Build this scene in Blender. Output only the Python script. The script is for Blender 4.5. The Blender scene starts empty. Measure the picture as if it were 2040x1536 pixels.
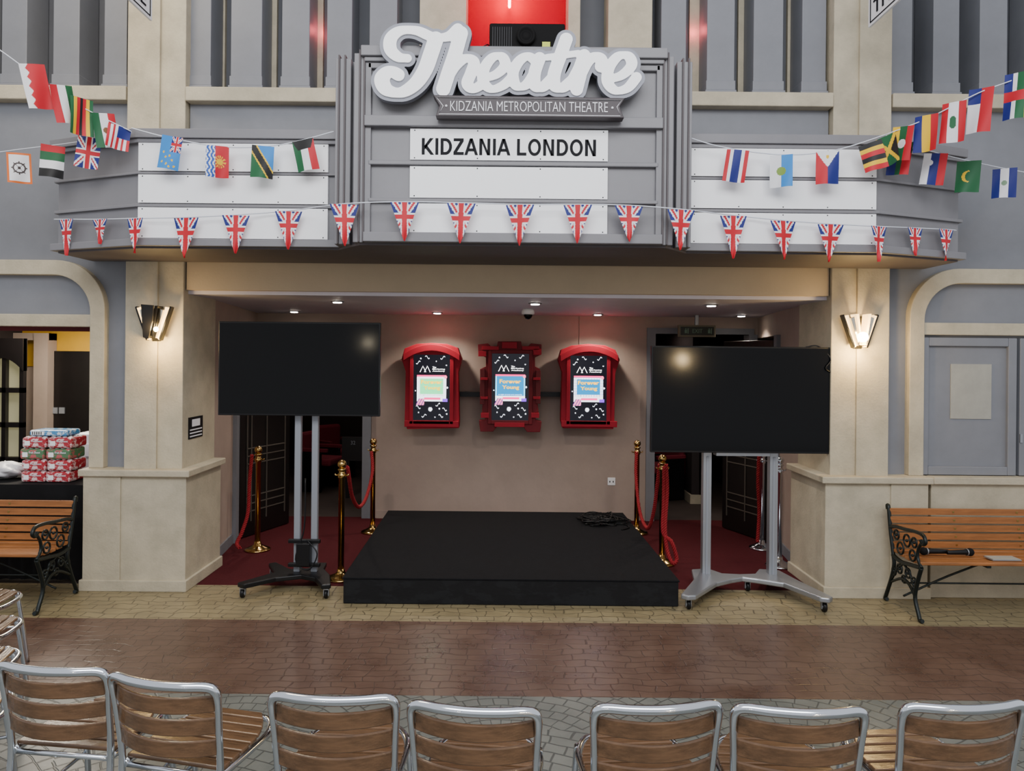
import bpy, math, random
import numpy as np
from mathutils import Vector, Matrix
random.seed(7)
F=1480.0; CX=1010.0; HY=713.0; H=1.9; RO=math.radians(0.55)
cR,sR=math.cos(RO),math.sin(RO)
def W(px,py,Y):
    u=px-CX; v=HY-py
    return (Y*(u*cR-v*sR)/F, H+Y*(u*sR+v*cR)/F)
def WP(px,py,Y):
    a=W(px,py,Y); return (a[0],Y,a[1])
def lin(c):
    c=c/255.0
    return c/12.92 if c<=0.04045 else ((c+0.055)/1.055)**2.4
def C(r,g,b): return (lin(r),lin(g),lin(b))
COL=bpy.context.scene.collection
# ------------------------------------------------------------ materials
def mat(name,c,rough=0.6,metal=0.0,var=0.0,scale=6.0,bump=0.0,bscale=40.0,spec=0.5,emis=None,es=0.0,stretch=None,c2=None):
    m=bpy.data.materials.new(name); m.use_nodes=True
    nt=m.node_tree; N=nt.nodes; L=nt.links; b=N['Principled BSDF']
    b.inputs['Base Color'].default_value=(*c,1); b.inputs['Roughness'].default_value=rough
    b.inputs['Metallic'].default_value=metal; b.inputs['Specular IOR Level'].default_value=spec
    if emis: b.inputs['Emission Color'].default_value=(*emis,1); b.inputs['Emission Strength'].default_value=es
    tc=N.new('ShaderNodeTexCoord'); mp=N.new('ShaderNodeMapping'); L.new(tc.outputs['Object'],mp.inputs['Vector'])
    if stretch: mp.inputs['Scale'].default_value=stretch
    if var>0:
        n=N.new('ShaderNodeTexNoise'); n.inputs['Scale'].default_value=scale; n.inputs['Detail'].default_value=6; n.inputs['Roughness'].default_value=0.65
        L.new(mp.outputs['Vector'],n.inputs['Vector'])
        r=N.new('ShaderNodeValToRGB'); r.color_ramp.elements[0].position=0.3; r.color_ramp.elements[1].position=0.7
        r.color_ramp.elements[0].color=(*[x*(1-var) for x in c],1); r.color_ramp.elements[1].color=(*[min(1,x*(1+var)) for x in c],1)
        if c2:
            r.color_ramp.elements[0].position=0.5; r.color_ramp.elements[1].position=0.56
            r.color_ramp.elements[0].color=(*c,1); r.color_ramp.elements[1].color=(*c2,1)
        L.new(n.outputs['Fac'],r.inputs['Fac']); L.new(r.outputs['Color'],b.inputs['Base Color'])
    if bump>0:
        n2=N.new('ShaderNodeTexNoise'); n2.inputs['Scale'].default_value=bscale; n2.inputs['Detail'].default_value=4
        L.new(mp.outputs['Vector'],n2.inputs['Vector'])
        bp=N.new('ShaderNodeBump'); bp.inputs['Strength'].default_value=bump; bp.inputs['Distance'].default_value=0.01
        L.new(n2.outputs['Fac'],bp.inputs['Height']); L.new(bp.outputs['Normal'],b.inputs['Normal'])
    return m
def floor_mat(name,c1,c2,line,rough,brick,bs=0.3,warp=0.12,fan=False):
    m=mat(name,c1,rough); nt=m.node_tree; N=nt.nodes; L=nt.links; b=N['Principled BSDF']
    tc=N.new('ShaderNodeTexCoord'); mp=N.new('ShaderNodeMapping')
    L.new(tc.outputs['Object'],mp.inputs['Vector'])
    src=mp.outputs['Vector']
    def mth(op,a,b_=None,c_=None):
        n=N.new('ShaderNodeMath'); n.operation=op
        for i,x in enumerate((a,b_,c_)):
            if x is None: continue
            if isinstance(x,(int,float)): n.inputs[i].default_value=x
            else: L.new(x,n.inputs[i])
        return n.outputs[0]
    if fan:
        sp=N.new('ShaderNodeSeparateXYZ'); L.new(src,sp.inputs[0])
        fx=mth('WRAP',sp.outputs[0],0.7,-0.7)
        fy=mth('ADD',sp.outputs[1],4.0)
        fy=mth('ADD',mth('WRAP',fy,0.7,0.0),0.35)
        rr=mth('SQRT',mth('ADD',mth('MULTIPLY',fx,fx),mth('MULTIPLY',fy,fy)))
        an=mth('MULTIPLY',mth('ARCTAN2',fx,fy),0.8)
        cb=N.new('ShaderNodeCombineXYZ'); L.new(an,cb.inputs[0]); L.new(rr,cb.inputs[1]); src=cb.outputs[0]
    dn=N.new('ShaderNodeTexNoise'); dn.inputs['Scale'].default_value=4.0; L.new(mp.outputs['Vector'],dn.inputs['Vector'])
    vm=N.new('ShaderNodeVectorMath'); vm.operation='MULTIPLY_ADD'; vm.inputs[1].default_value=(warp,warp,0); L.new(dn.outputs['Color'],vm.inputs[0]); L.new(src,vm.inputs[2])
    r=N.new('ShaderNodeValToRGB')
    v=N.new('ShaderNodeTexBrick'); v.inputs['Scale'].default_value=1; v.inputs['Brick Width'].default_value=brick[0]; v.inputs['Row Height'].default_value=brick[1]
    v.inputs['Mortar Size'].default_value=brick[2]; v.inputs['Mortar Smooth'].default_value=0.7; v.offset=0.42; v.squash=1.35; v.squash_frequency=3
    L.new(vm.outputs[0],v.inputs['Vector']); L.new(v.outputs['Fac'],r.inputs['Fac'])
    r.color_ramp.elements[0].color=(1,1,1,1); r.color_ramp.elements[1].color=(0,0,0,1)
    n=N.new('ShaderNodeTexNoise'); n.inputs['Scale'].default_value=3.0; n.inputs['Detail'].default_value=8; n.inputs['Roughness'].default_value=0.7; L.new(tc.outputs['Object'],n.inputs['Vector'])
    mx=N.new('ShaderNodeValToRGB'); mx.color_ramp.elements[0].position=0.35; mx.color_ramp.elements[1].position=0.65
    mx.color_ramp.elements[0].color=(*c1,1); mx.color_ramp.elements[1].color=(*c2,1); L.new(n.outputs['Fac'],mx.inputs['Fac'])
    mi=N.new('ShaderNodeMix'); mi.data_type='RGBA'; mi.inputs['A'].default_value=(*line,1)
    L.new(r.outputs['Color'],mi.inputs['Factor']); L.new(mx.outputs['Color'],mi.inputs['B']); L.new(mi.outputs['Result'],b.inputs['Base Color'])
    bp=N.new('ShaderNodeBump'); bp.inputs['Strength'].default_value=bs; bp.inputs['Distance'].default_value=0.008
    ad=N.new('ShaderNodeMath'); ad.operation='MULTIPLY_ADD'; ad.inputs[1].default_value=0.8
    L.new(n.outputs['Fac'],ad.inputs[0]); L.new(r.outputs['Color'],ad.inputs[2]); L.new(ad.outputs[0],bp.inputs['Height']); L.new(bp.outputs['Normal'],b.inputs['Normal'])
    mr=N.new('ShaderNodeMapRange'); mr.inputs['To Min'].default_value=rough-0.12; mr.inputs['To Max'].default_value=rough+0.15
    L.new(n.outputs['Fac'],mr.inputs['Value']); L.new(mr.outputs['Result'],b.inputs['Roughness'])
    return m
def attr_mat(name,rough=0.6,emit=0.0):
    m=mat(name,(1,1,1),rough); nt=m.node_tree; b=nt.nodes['Principled BSDF']
    a=nt.nodes.new('ShaderNodeVertexColor'); a.layer_name='Col'
    nt.links.new(a.outputs['Color'],b.inputs['Base Color'])
    if emit>0:
        nt.links.new(a.outputs['Color'],b.inputs['Emission Color']); b.inputs['Emission Strength'].default_value=emit
    return m
M=dict(
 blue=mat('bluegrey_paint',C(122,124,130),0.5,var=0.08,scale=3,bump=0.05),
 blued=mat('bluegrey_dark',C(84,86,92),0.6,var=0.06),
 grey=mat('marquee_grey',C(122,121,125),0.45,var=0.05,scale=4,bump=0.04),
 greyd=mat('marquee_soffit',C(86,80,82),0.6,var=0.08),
 cream=mat('cream_stone',C(182,172,149),0.65,var=0.17,scale=4,bump=0.25,bscale=60),
 creamd=mat('cream_wall',C(186,168,141),0.7,var=0.06,scale=3,bump=0.1,bscale=60),
 mauve=mat('mauve_plaster',C(168,150,138),0.75,var=0.07,scale=3,bump=0.1,bscale=30),
 ceil=mat('ceiling_paint',C(205,200,210),0.55,var=0.04),
 white=mat('white_board',C(249,250,252),0.35,var=0.01),
 black=mat('black_plastic',C(18,18,20),0.35,spec=.3),
 blackm=mat('black_matt',C(18,18,20),0.8,var=0.3,scale=8,spec=.2),
 proj=mat('projector_black',C(12,11,12),0.7,spec=.15),
 blackc=mat('black_stage_carpet',C(19,19,22),0.95,var=0.25,scale=25,bump=0.6,bscale=300,spec=.2),
 scuff=mat('black_stage_skirt',C(17,17,19),0.65,var=0.3,scale=5,bump=0.2,bscale=10,stretch=(1,1,2),spec=.25,c2=C(23,24,26)),
 screen=mat('tv_glass',C(6,6,7),0.09,spec=0.2),
 lettext=mat('black_lettering',C(8,9,16),0.6,spec=.2),
 silver=mat('silver_aluminium',C(160,164,170),0.35,metal=0.7),
 greymetal=mat('grey_column_metal',C(146,150,158),0.4,metal=0.3),
 deco=mat('dull_bronze_trim',C(110,104,96),0.4,metal=0.4),
 chrome=mat('chrome_tube',C(220,225,232),0.12,metal=1.0),
 brass=mat('polished_brass',C(196,162,98),0.17,metal=1.0),
 iron=mat('black_cast_iron',C(18,26,24),0.4,metal=0.3,bump=0.2),
 rope=mat('red_rope',C(140,12,24),0.8,bump=0.4,bscale=150),
 red=mat('red_frame_paint',C(164,24,46),0.6,var=0.1,spec=.3),
 redd=mat('dark_red_paint',C(104,34,40),0.6,var=0.1,spec=.3),
 ornred=mat('ornate_frame_red',C(112,26,36),0.6,var=0.2,spec=.3),
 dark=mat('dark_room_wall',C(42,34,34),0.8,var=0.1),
 darkdoor=mat('dark_door_wood',C(19,15,15),0.4,var=0.2),
 seatred=mat('red_velvet',C(104,16,36),0.9),
 wood=mat('bench_wood',C(152,98,54),0.36,var=0.3,scale=4,bump=0.1,bscale=12,stretch=(1.2,14,14)),
 chairwood=mat('chair_wood',C(100,74,52),0.2,var=0.42,scale=3,bump=0.15,bscale=10,stretch=(1.5,10,10),spec=.6),
 yellow=mat('yellow_wall',C(206,158,40),0.6,var=0.05),
 signgrey=mat('sign_edge_metal',C(124,126,136),0.45,metal=0.2),
 signwhite=mat('sign_face_white_glow',C(253,253,254),0.5,emis=(.93,.96,1),es=.22),  # faint emission added to brighten the letter faces
 ribbon=mat('ribbon_sign_grey',C(58,50,54),0.5),
 plastic=mat('clear_shrinkwrap',C(225,225,228),0.25),
 redwall=mat('red_lit_wall',(0.45,0.0,0.02),0.8,spec=.0),
 frosted=mat('sconce_glass',C(240,215,160),0.25,emis=(1,.62,.22),es=3.5),
 mirror=mat('sconce_mirror',C(215,208,190),0.15,metal=1.0),
 bulb=mat('warm_bulb',(1,.85,.6),0.3,emis=(1,.8,.45),es=30),
 spotm=mat('downlight_lens',(1,1,1),0.3,emis=(1,.93,.8),es=35),
 neon=mat('red_neon',(1,.1,.1),0.3,emis=(1,.25,.2),es=30),
 string=mat('white_cord',C(215,220,230),0.6),
 flag=attr_mat('printed_flag_cloth',0.6),
 scr=attr_mat('poster_screen',0.3,emit=3.2),
 pinktxt=mat('orange_screen_text',(1,.6,0),0.4,emis=(1,.5,0),es=2.6),
 whitetxt=mat('white_screen_text',(1,1,1),0.4,emis=(1,1,1),es=4),
 whitel=mat('white_lettering',C(230,230,235),0.5),
 exitbox=mat('exit_sign_face',C(24,34,28),0.4),
 exitframe=mat('exit_sign_frame',C(120,112,92),0.5),
 exitlet=mat('exit_lettering',C(120,150,128),0.5),
 carpet=mat('red_carpet',C(74,20,26),0.95,var=0.15,scale=30,bump=0.5,bscale=250,spec=.2),
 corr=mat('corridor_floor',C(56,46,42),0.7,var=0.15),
 fl_tan=floor_mat('stamped_tan',C(126,114,86),C(150,137,104),C(94,85,65),0.36,(.13,.09,.006),bs=.25,warp=.16),
 fl_brown=floor_mat('stamped_brown',C(82,61,51),C(104,81,68),C(72,55,47),0.28,(.125,.085,.005),bs=.24,warp=.13),
 fl_grey=floor_mat('stamped_grey',C(94,97,92),C(116,117,110),C(70,72,69),0.34,(.1,.08,.006),bs=.28,warp=.05,fan=True),
 paperw=mat('faded_paper',C(160,158,148),0.7,var=0.1),
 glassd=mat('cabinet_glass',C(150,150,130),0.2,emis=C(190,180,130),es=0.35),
 pinkl=mat('pink_pack_film',C(172,40,52),0.22,var=0.35,scale=26,c2=C(225,200,200)),
 greenl=mat('green_pack_film',C(80,120,84),0.22,var=0.5,scale=26,c2=C(190,90,95)),
 bluel=mat('blue_pack_film',C(70,140,190),0.22,var=0.4,scale=30,c2=C(220,230,235)),
 lemon=mat('yellow_sticker',C(200,210,60),0.5),
 duct=mat('dark_slot',C(30,30,34),0.7),
)
# ------------------------------------------------------------ mesh builder
def catmull(P,n=8,closed=False):
    P=[Vector(p) for p in P]; out=[]; m=len(P)
    rng=range(m if closed else m-1)
    for i in rng:
        if closed: a,b,c,d=P[(i-1)%m],P[i],P[(i+1)%m],P[(i+2)%m]
        else: a,b,c,d=P[max(i-1,0)],P[i],P[i+1],P[min(i+2,m-1)]
        for k in range(n):
            t=k/n
            out.append(0.5*((2*b)+(c-a)*t+(2*a-5*b+4*c-d)*t*t+(3*b-a-3*c+d)*t*t*t))
    if not closed: out.append(P[-1])
    return out
class MB:
    def __init__(s): s.v=[];s.f=[];s.m=[];s.sm=[];s.c=[];s.mats=[]
    def mi(s,m):
        if m not in s.mats: s.mats.append(m)
        return s.mats.index(m)
    def add(s,vs,fs,m,smooth=False,cols=None):
        o=len(s.v); s.v+= [tuple(v) for v in vs]; k=s.mi(m)
        for i,f in enumerate(fs):
            s.f.append(tuple(a+o for a in f)); s.m.append(k); s.sm.append(smooth if isinstance(smooth,bool) else smooth[i]); s.c.append(cols[i] if cols else None)
        return s
    def box(s,x0,x1,y0,y1,z0,z1,m):
        vs=[(x,y,z) for x in (x0,x1) for y in (y0,y1) for z in (z0,z1)]
        return s.add(vs,[(0,1,3,2),(4,6,7,5),(0,4,5,1),(2,3,7,6),(0,2,6,4),(1,5,7,3)],m)
    def prism(s,P,ax,a0,a1,m):
        n=len(P)
        def T(p,a):
            return {'y':(p[0],a,p[1]),'z':(p[0],p[1],a),'x':(a,p[0],p[1])}[ax]
        vs=[T(p,a0) for p in P]+[T(p,a1) for p in P]
        fs=[tuple(range(n)),tuple(range(2*n-1,n-1,-1))]+[(i,(i+1)%n,n+(i+1)%n,n+i) for i in range(n)]
        return s.add(vs,fs,m)
    def strip(s,A,B,ax,a0,a1,m):
        def T(p,a):
            return {'y':(p[0],a,p[1]),'z':(p[0],p[1],a),'x':(a,p[0],p[1])}[ax]
        n=len(A); vs=[]
        for i in range(n): vs+=[T(A[i],a0),T(B[i],a0),T(A[i],a1),T(B[i],a1)]
        fs=[(0,1,3,2),(4*n-4,4*n-2,4*n-1,4*n-3)]
        for i in range(n-1):
            o=4*i; q=o+4
            fs+=[(o,q,q+1,o+1),(o+2,o+3,q+3,q+2),(o,o+2,q+2,q),(o+1,q+1,q+3,o+3)]
        return s.add(vs,fs,m)
    def tube(s,P,r,m,n=8,closed=False,flat=None):
        P=[Vector(p) for p in P]; k=len(P); vs=[]; up=None
        for i,p in enumerate(P):
            if closed: t=(P[(i+1)%k]-P[i-1])
            else: t=P[min(i+1,k-1)]-P[max(i-1,0)]
            if t.length<1e-9: t=Vector((0,0,1))
            t.normalize()
            if up is None:
                up=Vector((0,0,1)) if abs(t.z)<0.9 else Vector((1,0,0))
            a=up-t*up.dot(t)
            if a.length<1e-6: a=t.orthogonal()
            a.normalize(); b=t.cross(a); up=a
            rr=r[i] if isinstance(r,(list,tuple)) else r
            for j in range(n):
                w=2*math.pi*j/n; vs.append(p+a*(math.cos(w)*rr)+b*(math.sin(w)*rr*(flat or 1)))
        fs=[];sm=[]
        for i in range(k if closed else k-1):
            for j in range(n):
                q=((i+1)%k)*n
                fs.append((i*n+j,i*n+(j+1)%n,q+(j+1)%n,q+j)); sm.append(True)
        if not closed:
            fs+= [tuple(range(n-1,-1,-1)),tuple((k-1)*n+j for j in range(n))]; sm+=[False,False]
        return s.add(vs,fs,m,sm)
    def lathe(s,prof,cx,cy,m,n=24,z0=0,flat=1.0,M4=None):
        vs=[];k=len(prof)
        for r,z in prof:
            for j in range(n):
                w=2*math.pi*j/n; v=Vector((cx+r*math.cos(w),cy+r*math.sin(w)*flat,z0+z))
                if M4: v=M4@v
                vs.append(v)
        fs=[];sm=[]
        for i in range(k-1):
            for j in range(n):
                fs.append((i*n+j,i*n+(j+1)%n,(i+1)*n+(j+1)%n,(i+1)*n+j)); sm.append(True)
        fs+=[tuple(range(n-1,-1,-1)),tuple((k-1)*n+j for j in range(n))]; sm+=[False,False]
        return s.add(vs,fs,m,sm)
    def ball(s,c,r,m,n=16,k=9,sz=1.0):
        return s.lathe([(max(1e-4,r*math.sin(math.pi*i/k)),-r*sz*math.cos(math.pi*i/k)) for i in range(k+1)],c[0],c[1],m,n,c[2])
    def grid(s,nx,ny,pos,col,m):
        vs=[pos(i/nx,j/ny) for j in range(ny+1) for i in range(nx+1)]
        fs=[];cs=[]
        for j in range(ny):
            for i in range(nx):
                a=j*(nx+1)+i; fs.append((a,a+1,a+nx+2,a+nx+1)); cs.append(col((i+.5)/nx,(j+.5)/ny) if col else None)
        return s.add(vs,fs,m,True,cs if col else None)
OFF={}
def mk(name,mb,parent=None,label=None,cat=None,group=None,kind=None,bevel=0,fixn=True):
    xs=[v[0] for v in mb.v]; ys=[v[1] for v in mb.v]; zs=[v[2] for v in mb.v]
    o=Vector(((min(xs)+max(xs))/2,(min(ys)+max(ys))/2,min(zs)))
    me=bpy.data.meshes.new(name); me.from_pydata([(a-o.x,b-o.y,c-o.z) for a,b,c in mb.v],[],mb.f)
    for m in mb.mats: me.materials.append(m)
    me.polygons.foreach_set('material_index',mb.m); me.polygons.foreach_set('use_smooth',mb.sm)
    if any(c is not None for c in mb.c):
        at=me.color_attributes.new('Col','FLOAT_COLOR','CORNER')
        for p,c in zip(me.polygons,mb.c):
            cc=(*(c or (1,1,1)),1)
            for li in p.loop_indices: at.data[li].color=cc
    elif fixn:
        import bmesh
        bm=bmesh.new(); bm.from_mesh(me); bmesh.ops.recalc_face_normals(bm,faces=bm.faces); bm.to_mesh(me); bm.free()
    me.update()
    ob=bpy.data.objects.new(name,me); COL.objects.link(ob)
    if parent: ob.parent=parent; ob.location=o-OFF[parent.name]
    else: ob.location=o
    OFF[ob.name]=o
    if bevel:
        b=ob.modifiers.new('bevel','BEVEL'); b.width=bevel; b.segments=2; b.limit_method='ANGLE'; b.angle_limit=math.radians(40)
    tag(ob,label,cat,group,kind); return ob
def tag(ob,label=None,cat=None,group=None,kind=None):
    if label: ob['label']=label
    if cat: ob['category']=cat
    if group: ob['group']=group
    if kind: ob['kind']=kind
def root(name,loc,label,cat,rot=0,local=False,group=None):
    e=bpy.data.objects.new(name,None); COL.objects.link(e); e.location=loc; e.rotation_euler=(0,0,rot); e.empty_display_size=0.1
    OFF[e.name]=Vector((0,0,0)) if local else Vector(loc); tag(e,label,cat,group); return e
def copy_tree(src,loc,rot=0,label=None):
    def rec(o,par):
        c=o.copy(); COL.objects.link(c)
        if par: c.parent=par
        for ch in o.children: rec(ch,c)
        return c
    r=rec(src,None); r.location=loc; r.rotation_euler=(0,0,rot)
    if label: r['label']=label
    return r
def struct(name,mb,bevel=0): return mk(name,mb,kind='structure',bevel=bevel)
def textmesh(mb,s,x0,x1,z0,z1,y,m,ext=0.004,bold=0.0,T=None,space=1.0):
    cu=bpy.data.curves.new('t','FONT'); cu.body=s; cu.size=1; cu.extrude=0.02; cu.offset=bold; cu.resolution_u=4; cu.space_character=space
    ob=bpy.data.objects.new('t',cu); COL.objects.link(ob)
    dg=bpy.context.evaluated_depsgraph_get(); me=bpy.data.meshes.new_from_object(ob.evaluated_get(dg))
    vs=[v.co.copy() for v in me.vertices]; fs=[tuple(p.vertices) for p in me.polygons]
    bpy.data.objects.remove(ob); bpy.data.curves.remove(cu); bpy.data.meshes.remove(me)
    ax=min(v.x for v in vs);bx=max(v.x for v in vs);az=min(v.y for v in vs);bz=max(v.y for v in vs)
    out=[]
    for v in vs:
        x=x0+(v.x-ax)/(bx-ax)*(x1-x0); z=z0+(v.y-az)/(bz-az)*(z1-z0); yy=y-(v.z/0.02)*ext
        p=Vector((x,yy,z)); out.append(T@p if T else p)
    mb.add(out,fs,m)
def bold_caps(mb,s,x0,x1,z0,z1,y0,y1,m):
    """heavy grotesque capitals built from strokes; em units, cap height .716"""
    adv={'K':.722,'I':.278,'D':.722,'Z':.611,'A':.722,'N':.722,'L':.611,'O':.778,' ':.278}
    t=.155; Hc=.716; tot=sum(adv[c] for c in s)-.13; sx=(x1-x0)/tot; sz=(z1-z0)/Hc; cur=-.07
    def P(pts): mb.prism([(x0+(a+cur)*sx,z0+b*sz) for a,b in pts],'y',y0,y1,m)
    def S(A,B): mb.strip([(x0+(a+cur)*sx,z0+b*sz) for a,b in A],[(x0+(a+cur)*sx,z0+b*sz) for a,b in B],'y',y0,y1,m)
    for c in s:
        w=adv[c]
        if c in 'KDNL' or c=='I': P([(.07,0),(.07+t,0),(.07+t,Hc),(.07,Hc)])
        if c=='L': P([(.07+t,0),(w-.04,0),(w-.04,.125),(.07+t,.125)])
        if c=='N':
            P([(w-.07-t,0),(w-.07,0),(w-.07,Hc),(w-.07-t,Hc)]); P([(.07+t*.3,Hc),(.07+t*1.1,Hc),(w-.07-t*.3,0),(w-.07-t*1.1,0)])
        if c=='K':
            P([(.07+t,.22),(.07+t,.40),(w-.22,Hc),(w-.03,Hc)]); P([(.30,.46),(w-.0,0),(w-.185,0),(.20,.34)])
        if c=='Z':
            P([(.04,Hc),(w-.04,Hc),(w-.04,Hc-.12),(.04,Hc-.12)]); P([(.03,0),(w-.03,0),(w-.03,.125),(.03,.125)]); P([(w-.04,Hc-.12),(w-.23,Hc-.12),(.03,.125),(.22,.125)])
        if c=='A':
            P([(0,0),(.155,0),(w/2+.02,Hc-.14),(w/2+.08,Hc),(w/2-.08,Hc)]); P([(w,0),(w-.155,0),(w/2-.02,Hc-.14),(w/2-.08,Hc),(w/2+.08,Hc)]); P([(.2,.16),(w-.2,.16),(w-.24,.28),(.24,.28)])
        if c=='D':
            A=[(.07+t,Hc)]+[(.33+.345*math.sin(q*math.pi/14),Hc/2+Hc/2*math.cos(q*math.pi/14)) for q in range(15)]+[(.07+t,0)]
            B=[(.07+t,Hc-.12)]+[(.31+.21*math.sin(q*math.pi/14),Hc/2+(Hc/2-.12)*math.cos(q*math.pi/14)) for q in range(15)]+[(.07+t,.12)]
            S(A,B)
        if c=='O':
            A=[];B=[]
            for q in range(29):
                a=q*math.pi/14; A.append((w/2+.345*math.sin(a),Hc/2+.37*math.cos(a))); B.append((w/2+.195*math.sin(a),Hc/2+.245*math.cos(a)))
            S(A,B)
        cur+=w
def light(name,kind,loc,energy,color=(1,1,1),size=0.1,rot=(0,0,0),spot=None,parent=None,sy=None):
    l=bpy.data.lights.new(name,kind); l.energy=energy; l.color=color
    if kind=='AREA':
        l.size=size
        if sy: l.shape='RECTANGLE'; l.size_y=sy
    else: l.shadow_soft_size=size
    if spot: l.spot_size=math.radians(spot); l.spot_blend=0.6
    o=bpy.data.objects.new(name,l); COL.objects.link(o); o.rotation_euler=rot
    if parent: o.parent=parent; o.location=Vector(loc)-OFF[parent.name]
    else: o.location=loc
    return o
YF=6.1; YM=6.0
# ------------------------------------------------------------ floor
mb=MB()
def fq(x0,x1,y0,y1,m,z=0.0): mb.add([(x0,y0,z),(x1,y0,z),(x1,y1,z),(x0,y1,z)],[(0,1,2,3)],m)
fq(-8,8,-3,4.17,M['fl_grey']); fq(-8,8,4.17,5.34,M['fl_brown']); fq(-8,8,5.34,6.14,M['fl_tan'])
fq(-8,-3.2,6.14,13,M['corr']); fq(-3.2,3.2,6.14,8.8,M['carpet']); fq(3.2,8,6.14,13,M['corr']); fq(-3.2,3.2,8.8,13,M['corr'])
floor=struct('floor',mb)
# ------------------------------------------------------------ walls
ZC=2.4; YB=8.75
mb=MB()
mb.box(-3.42,-3.1,YF,YF+.15,0,4.02,M['blue'])
mb.box(-5.6,-3.42,YF,YF+.15,2.135,4.02,M['blue'])
mb.box(-5.6,-5.2,YF,YF+.15,0,2.135,M['blue'])
mb.box(3.1,5.6,YF,YF+.15,0,4.02,M['blue'])
mb.box(-2.62,2.62,YF+.0,YF+.17,2.75,4.02,M['blue'])
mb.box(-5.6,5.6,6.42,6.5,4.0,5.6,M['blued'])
mb.box(-5.6,-3.1,YF,6.5,3.98,4.04,M['blue']);mb.box(-2.62,2.62,YF,6.5,3.98,4.04,M['blue']);mb.box(3.1,5.6,YF,6.5,3.98,4.04,M['blue'])
mb.box(-2.62,2.62,YF-.04,YF+.18,ZC+.03,2.75,M['creamd'])
struct('wall_front',mb)
xl=-1.6; xr=W(1288,900,YB)[0]
mb=MB()
mb.box(xl,xr,YB,YB+.15,0,ZC,M['mauve']); mb.box(-3.1,xl,YB,YB+.15,2.16,ZC,M['mauve']); mb.box(xr,3.1,YB,YB+.15,2.2,ZC,M['mauve'])
struct('wall_back',mb)
for s,nm in ((-1,'wall_left'),(1,'wall_right')):
    mb=MB()
    mb.prism([(s*2.66,6.72),(s*2.76,7.5),(s*2.86,7.5),(s*2.86,6.72)],'z',0,ZC,M['mauve'])
    mb.prism([(s*2.76,7.5),(s*2.95,YB),(s*3.1,YB),(s*2.86,7.5)],'z',2.16,ZC,M['mauve'])
    struct(nm,mb)
    mb=MB(); mb.prism([(s*2.645,6.72),(s*2.745,7.5),(s*2.76,7.5),(s*2.66,6.72)],'z',0,0.1,M['blue']); struct('baseboard_'+('left' if s<0 else 'right'),mb)
mb=MB(); mb.box(xl+.08,xr-.08,YB-.015,YB,0,0.09,M['mauve']); struct('baseboard_back',mb)
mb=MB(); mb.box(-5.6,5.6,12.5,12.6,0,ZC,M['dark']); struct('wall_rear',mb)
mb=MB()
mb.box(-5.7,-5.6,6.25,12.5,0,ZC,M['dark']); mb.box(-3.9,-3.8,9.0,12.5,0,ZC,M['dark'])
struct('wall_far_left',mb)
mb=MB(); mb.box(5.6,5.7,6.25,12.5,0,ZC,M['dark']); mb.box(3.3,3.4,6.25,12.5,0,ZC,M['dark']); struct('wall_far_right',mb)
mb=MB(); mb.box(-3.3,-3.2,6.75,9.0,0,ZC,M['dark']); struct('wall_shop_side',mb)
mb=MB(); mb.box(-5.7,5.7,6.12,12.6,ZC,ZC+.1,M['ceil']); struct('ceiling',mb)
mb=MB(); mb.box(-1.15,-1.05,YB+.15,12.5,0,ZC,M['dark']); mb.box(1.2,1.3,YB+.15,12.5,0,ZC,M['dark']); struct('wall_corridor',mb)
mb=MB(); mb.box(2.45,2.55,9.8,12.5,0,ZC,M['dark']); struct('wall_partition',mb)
mb=MB(); mb.box(2.43,2.45,9.8,12.5,0,.12,M['cream']); mb.box(2.43,2.57,9.78,9.8,0,.12,M['cream']); struct('baseboard_corridor',mb)
mb=MB()
mb.box(xr-.01,xr+.09,YB-.03,YB+.17,0,2.2,M['blue']); mb.box(xr-.01,2.9,YB-.03,YB+.17,2.2,2.27,M['blue']); mb.box(2.84,2.94,YB-.03,YB+.17,0,2.2,M['blue'])
struct('trim_1',mb)
mb=MB()
mb.box(xl-.09,xl+.01,YB-.03,YB+.17,0,2.2,M['blue']); mb.box(-2.9,xl+.01,YB-.03,YB+.17,2.16,2.24,M['blue']); mb.box(-2.94,-2.84,YB-.03,YB+.17,0,2.2,M['blue'])
struct('trim_2',mb)
for s in (-1,1):
    mb=MB(); mb.box(min(s*2.72,s*2.84),max(s*2.72,s*2.84),7.5,7.58,0,2.16,M['blue']); struct('trim_3',mb)
for s in (-1,1):
    a=Vector((s*2.76,7.66)); b=Vector((s*2.47,8.42)); d=(b-a).normalized(); n=Vector((d.y,-d.x)) 
    if n.x*s>0: n=-n
    L_=(b-a).length; ang=math.atan2(d.y,d.x)
    r=root('door_1' if s<0 else 'door_2',(a.x,a.y,0.01),None,None,rot=ang,local=True); r['kind']='structure'
    mb=MB(); mb.box(0,L_,-.02,.02,0,2.1,M['darkdoor']); mk('door_panel',mb,r,bevel=.004)
    sg=1 if (Vector((-d.y,d.x)).dot(n)>0) else -1
    yy=sorted((sg*.021,sg*.032))
    mb=MB()
    for fx in (.12,.2,.5,.88): mb.box(L_*fx,L_*fx+.01,yy[0],yy[1],.15,1.95,M['deco'])
    for z in (.25,.33,.41,.75,.83,.91,1.3,1.5,1.8): mb.box(L_*.12,L_*.88,yy[0],yy[1],z,z+.01,M['deco'])
    mk('door_trim_bars',mb,r)
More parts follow.
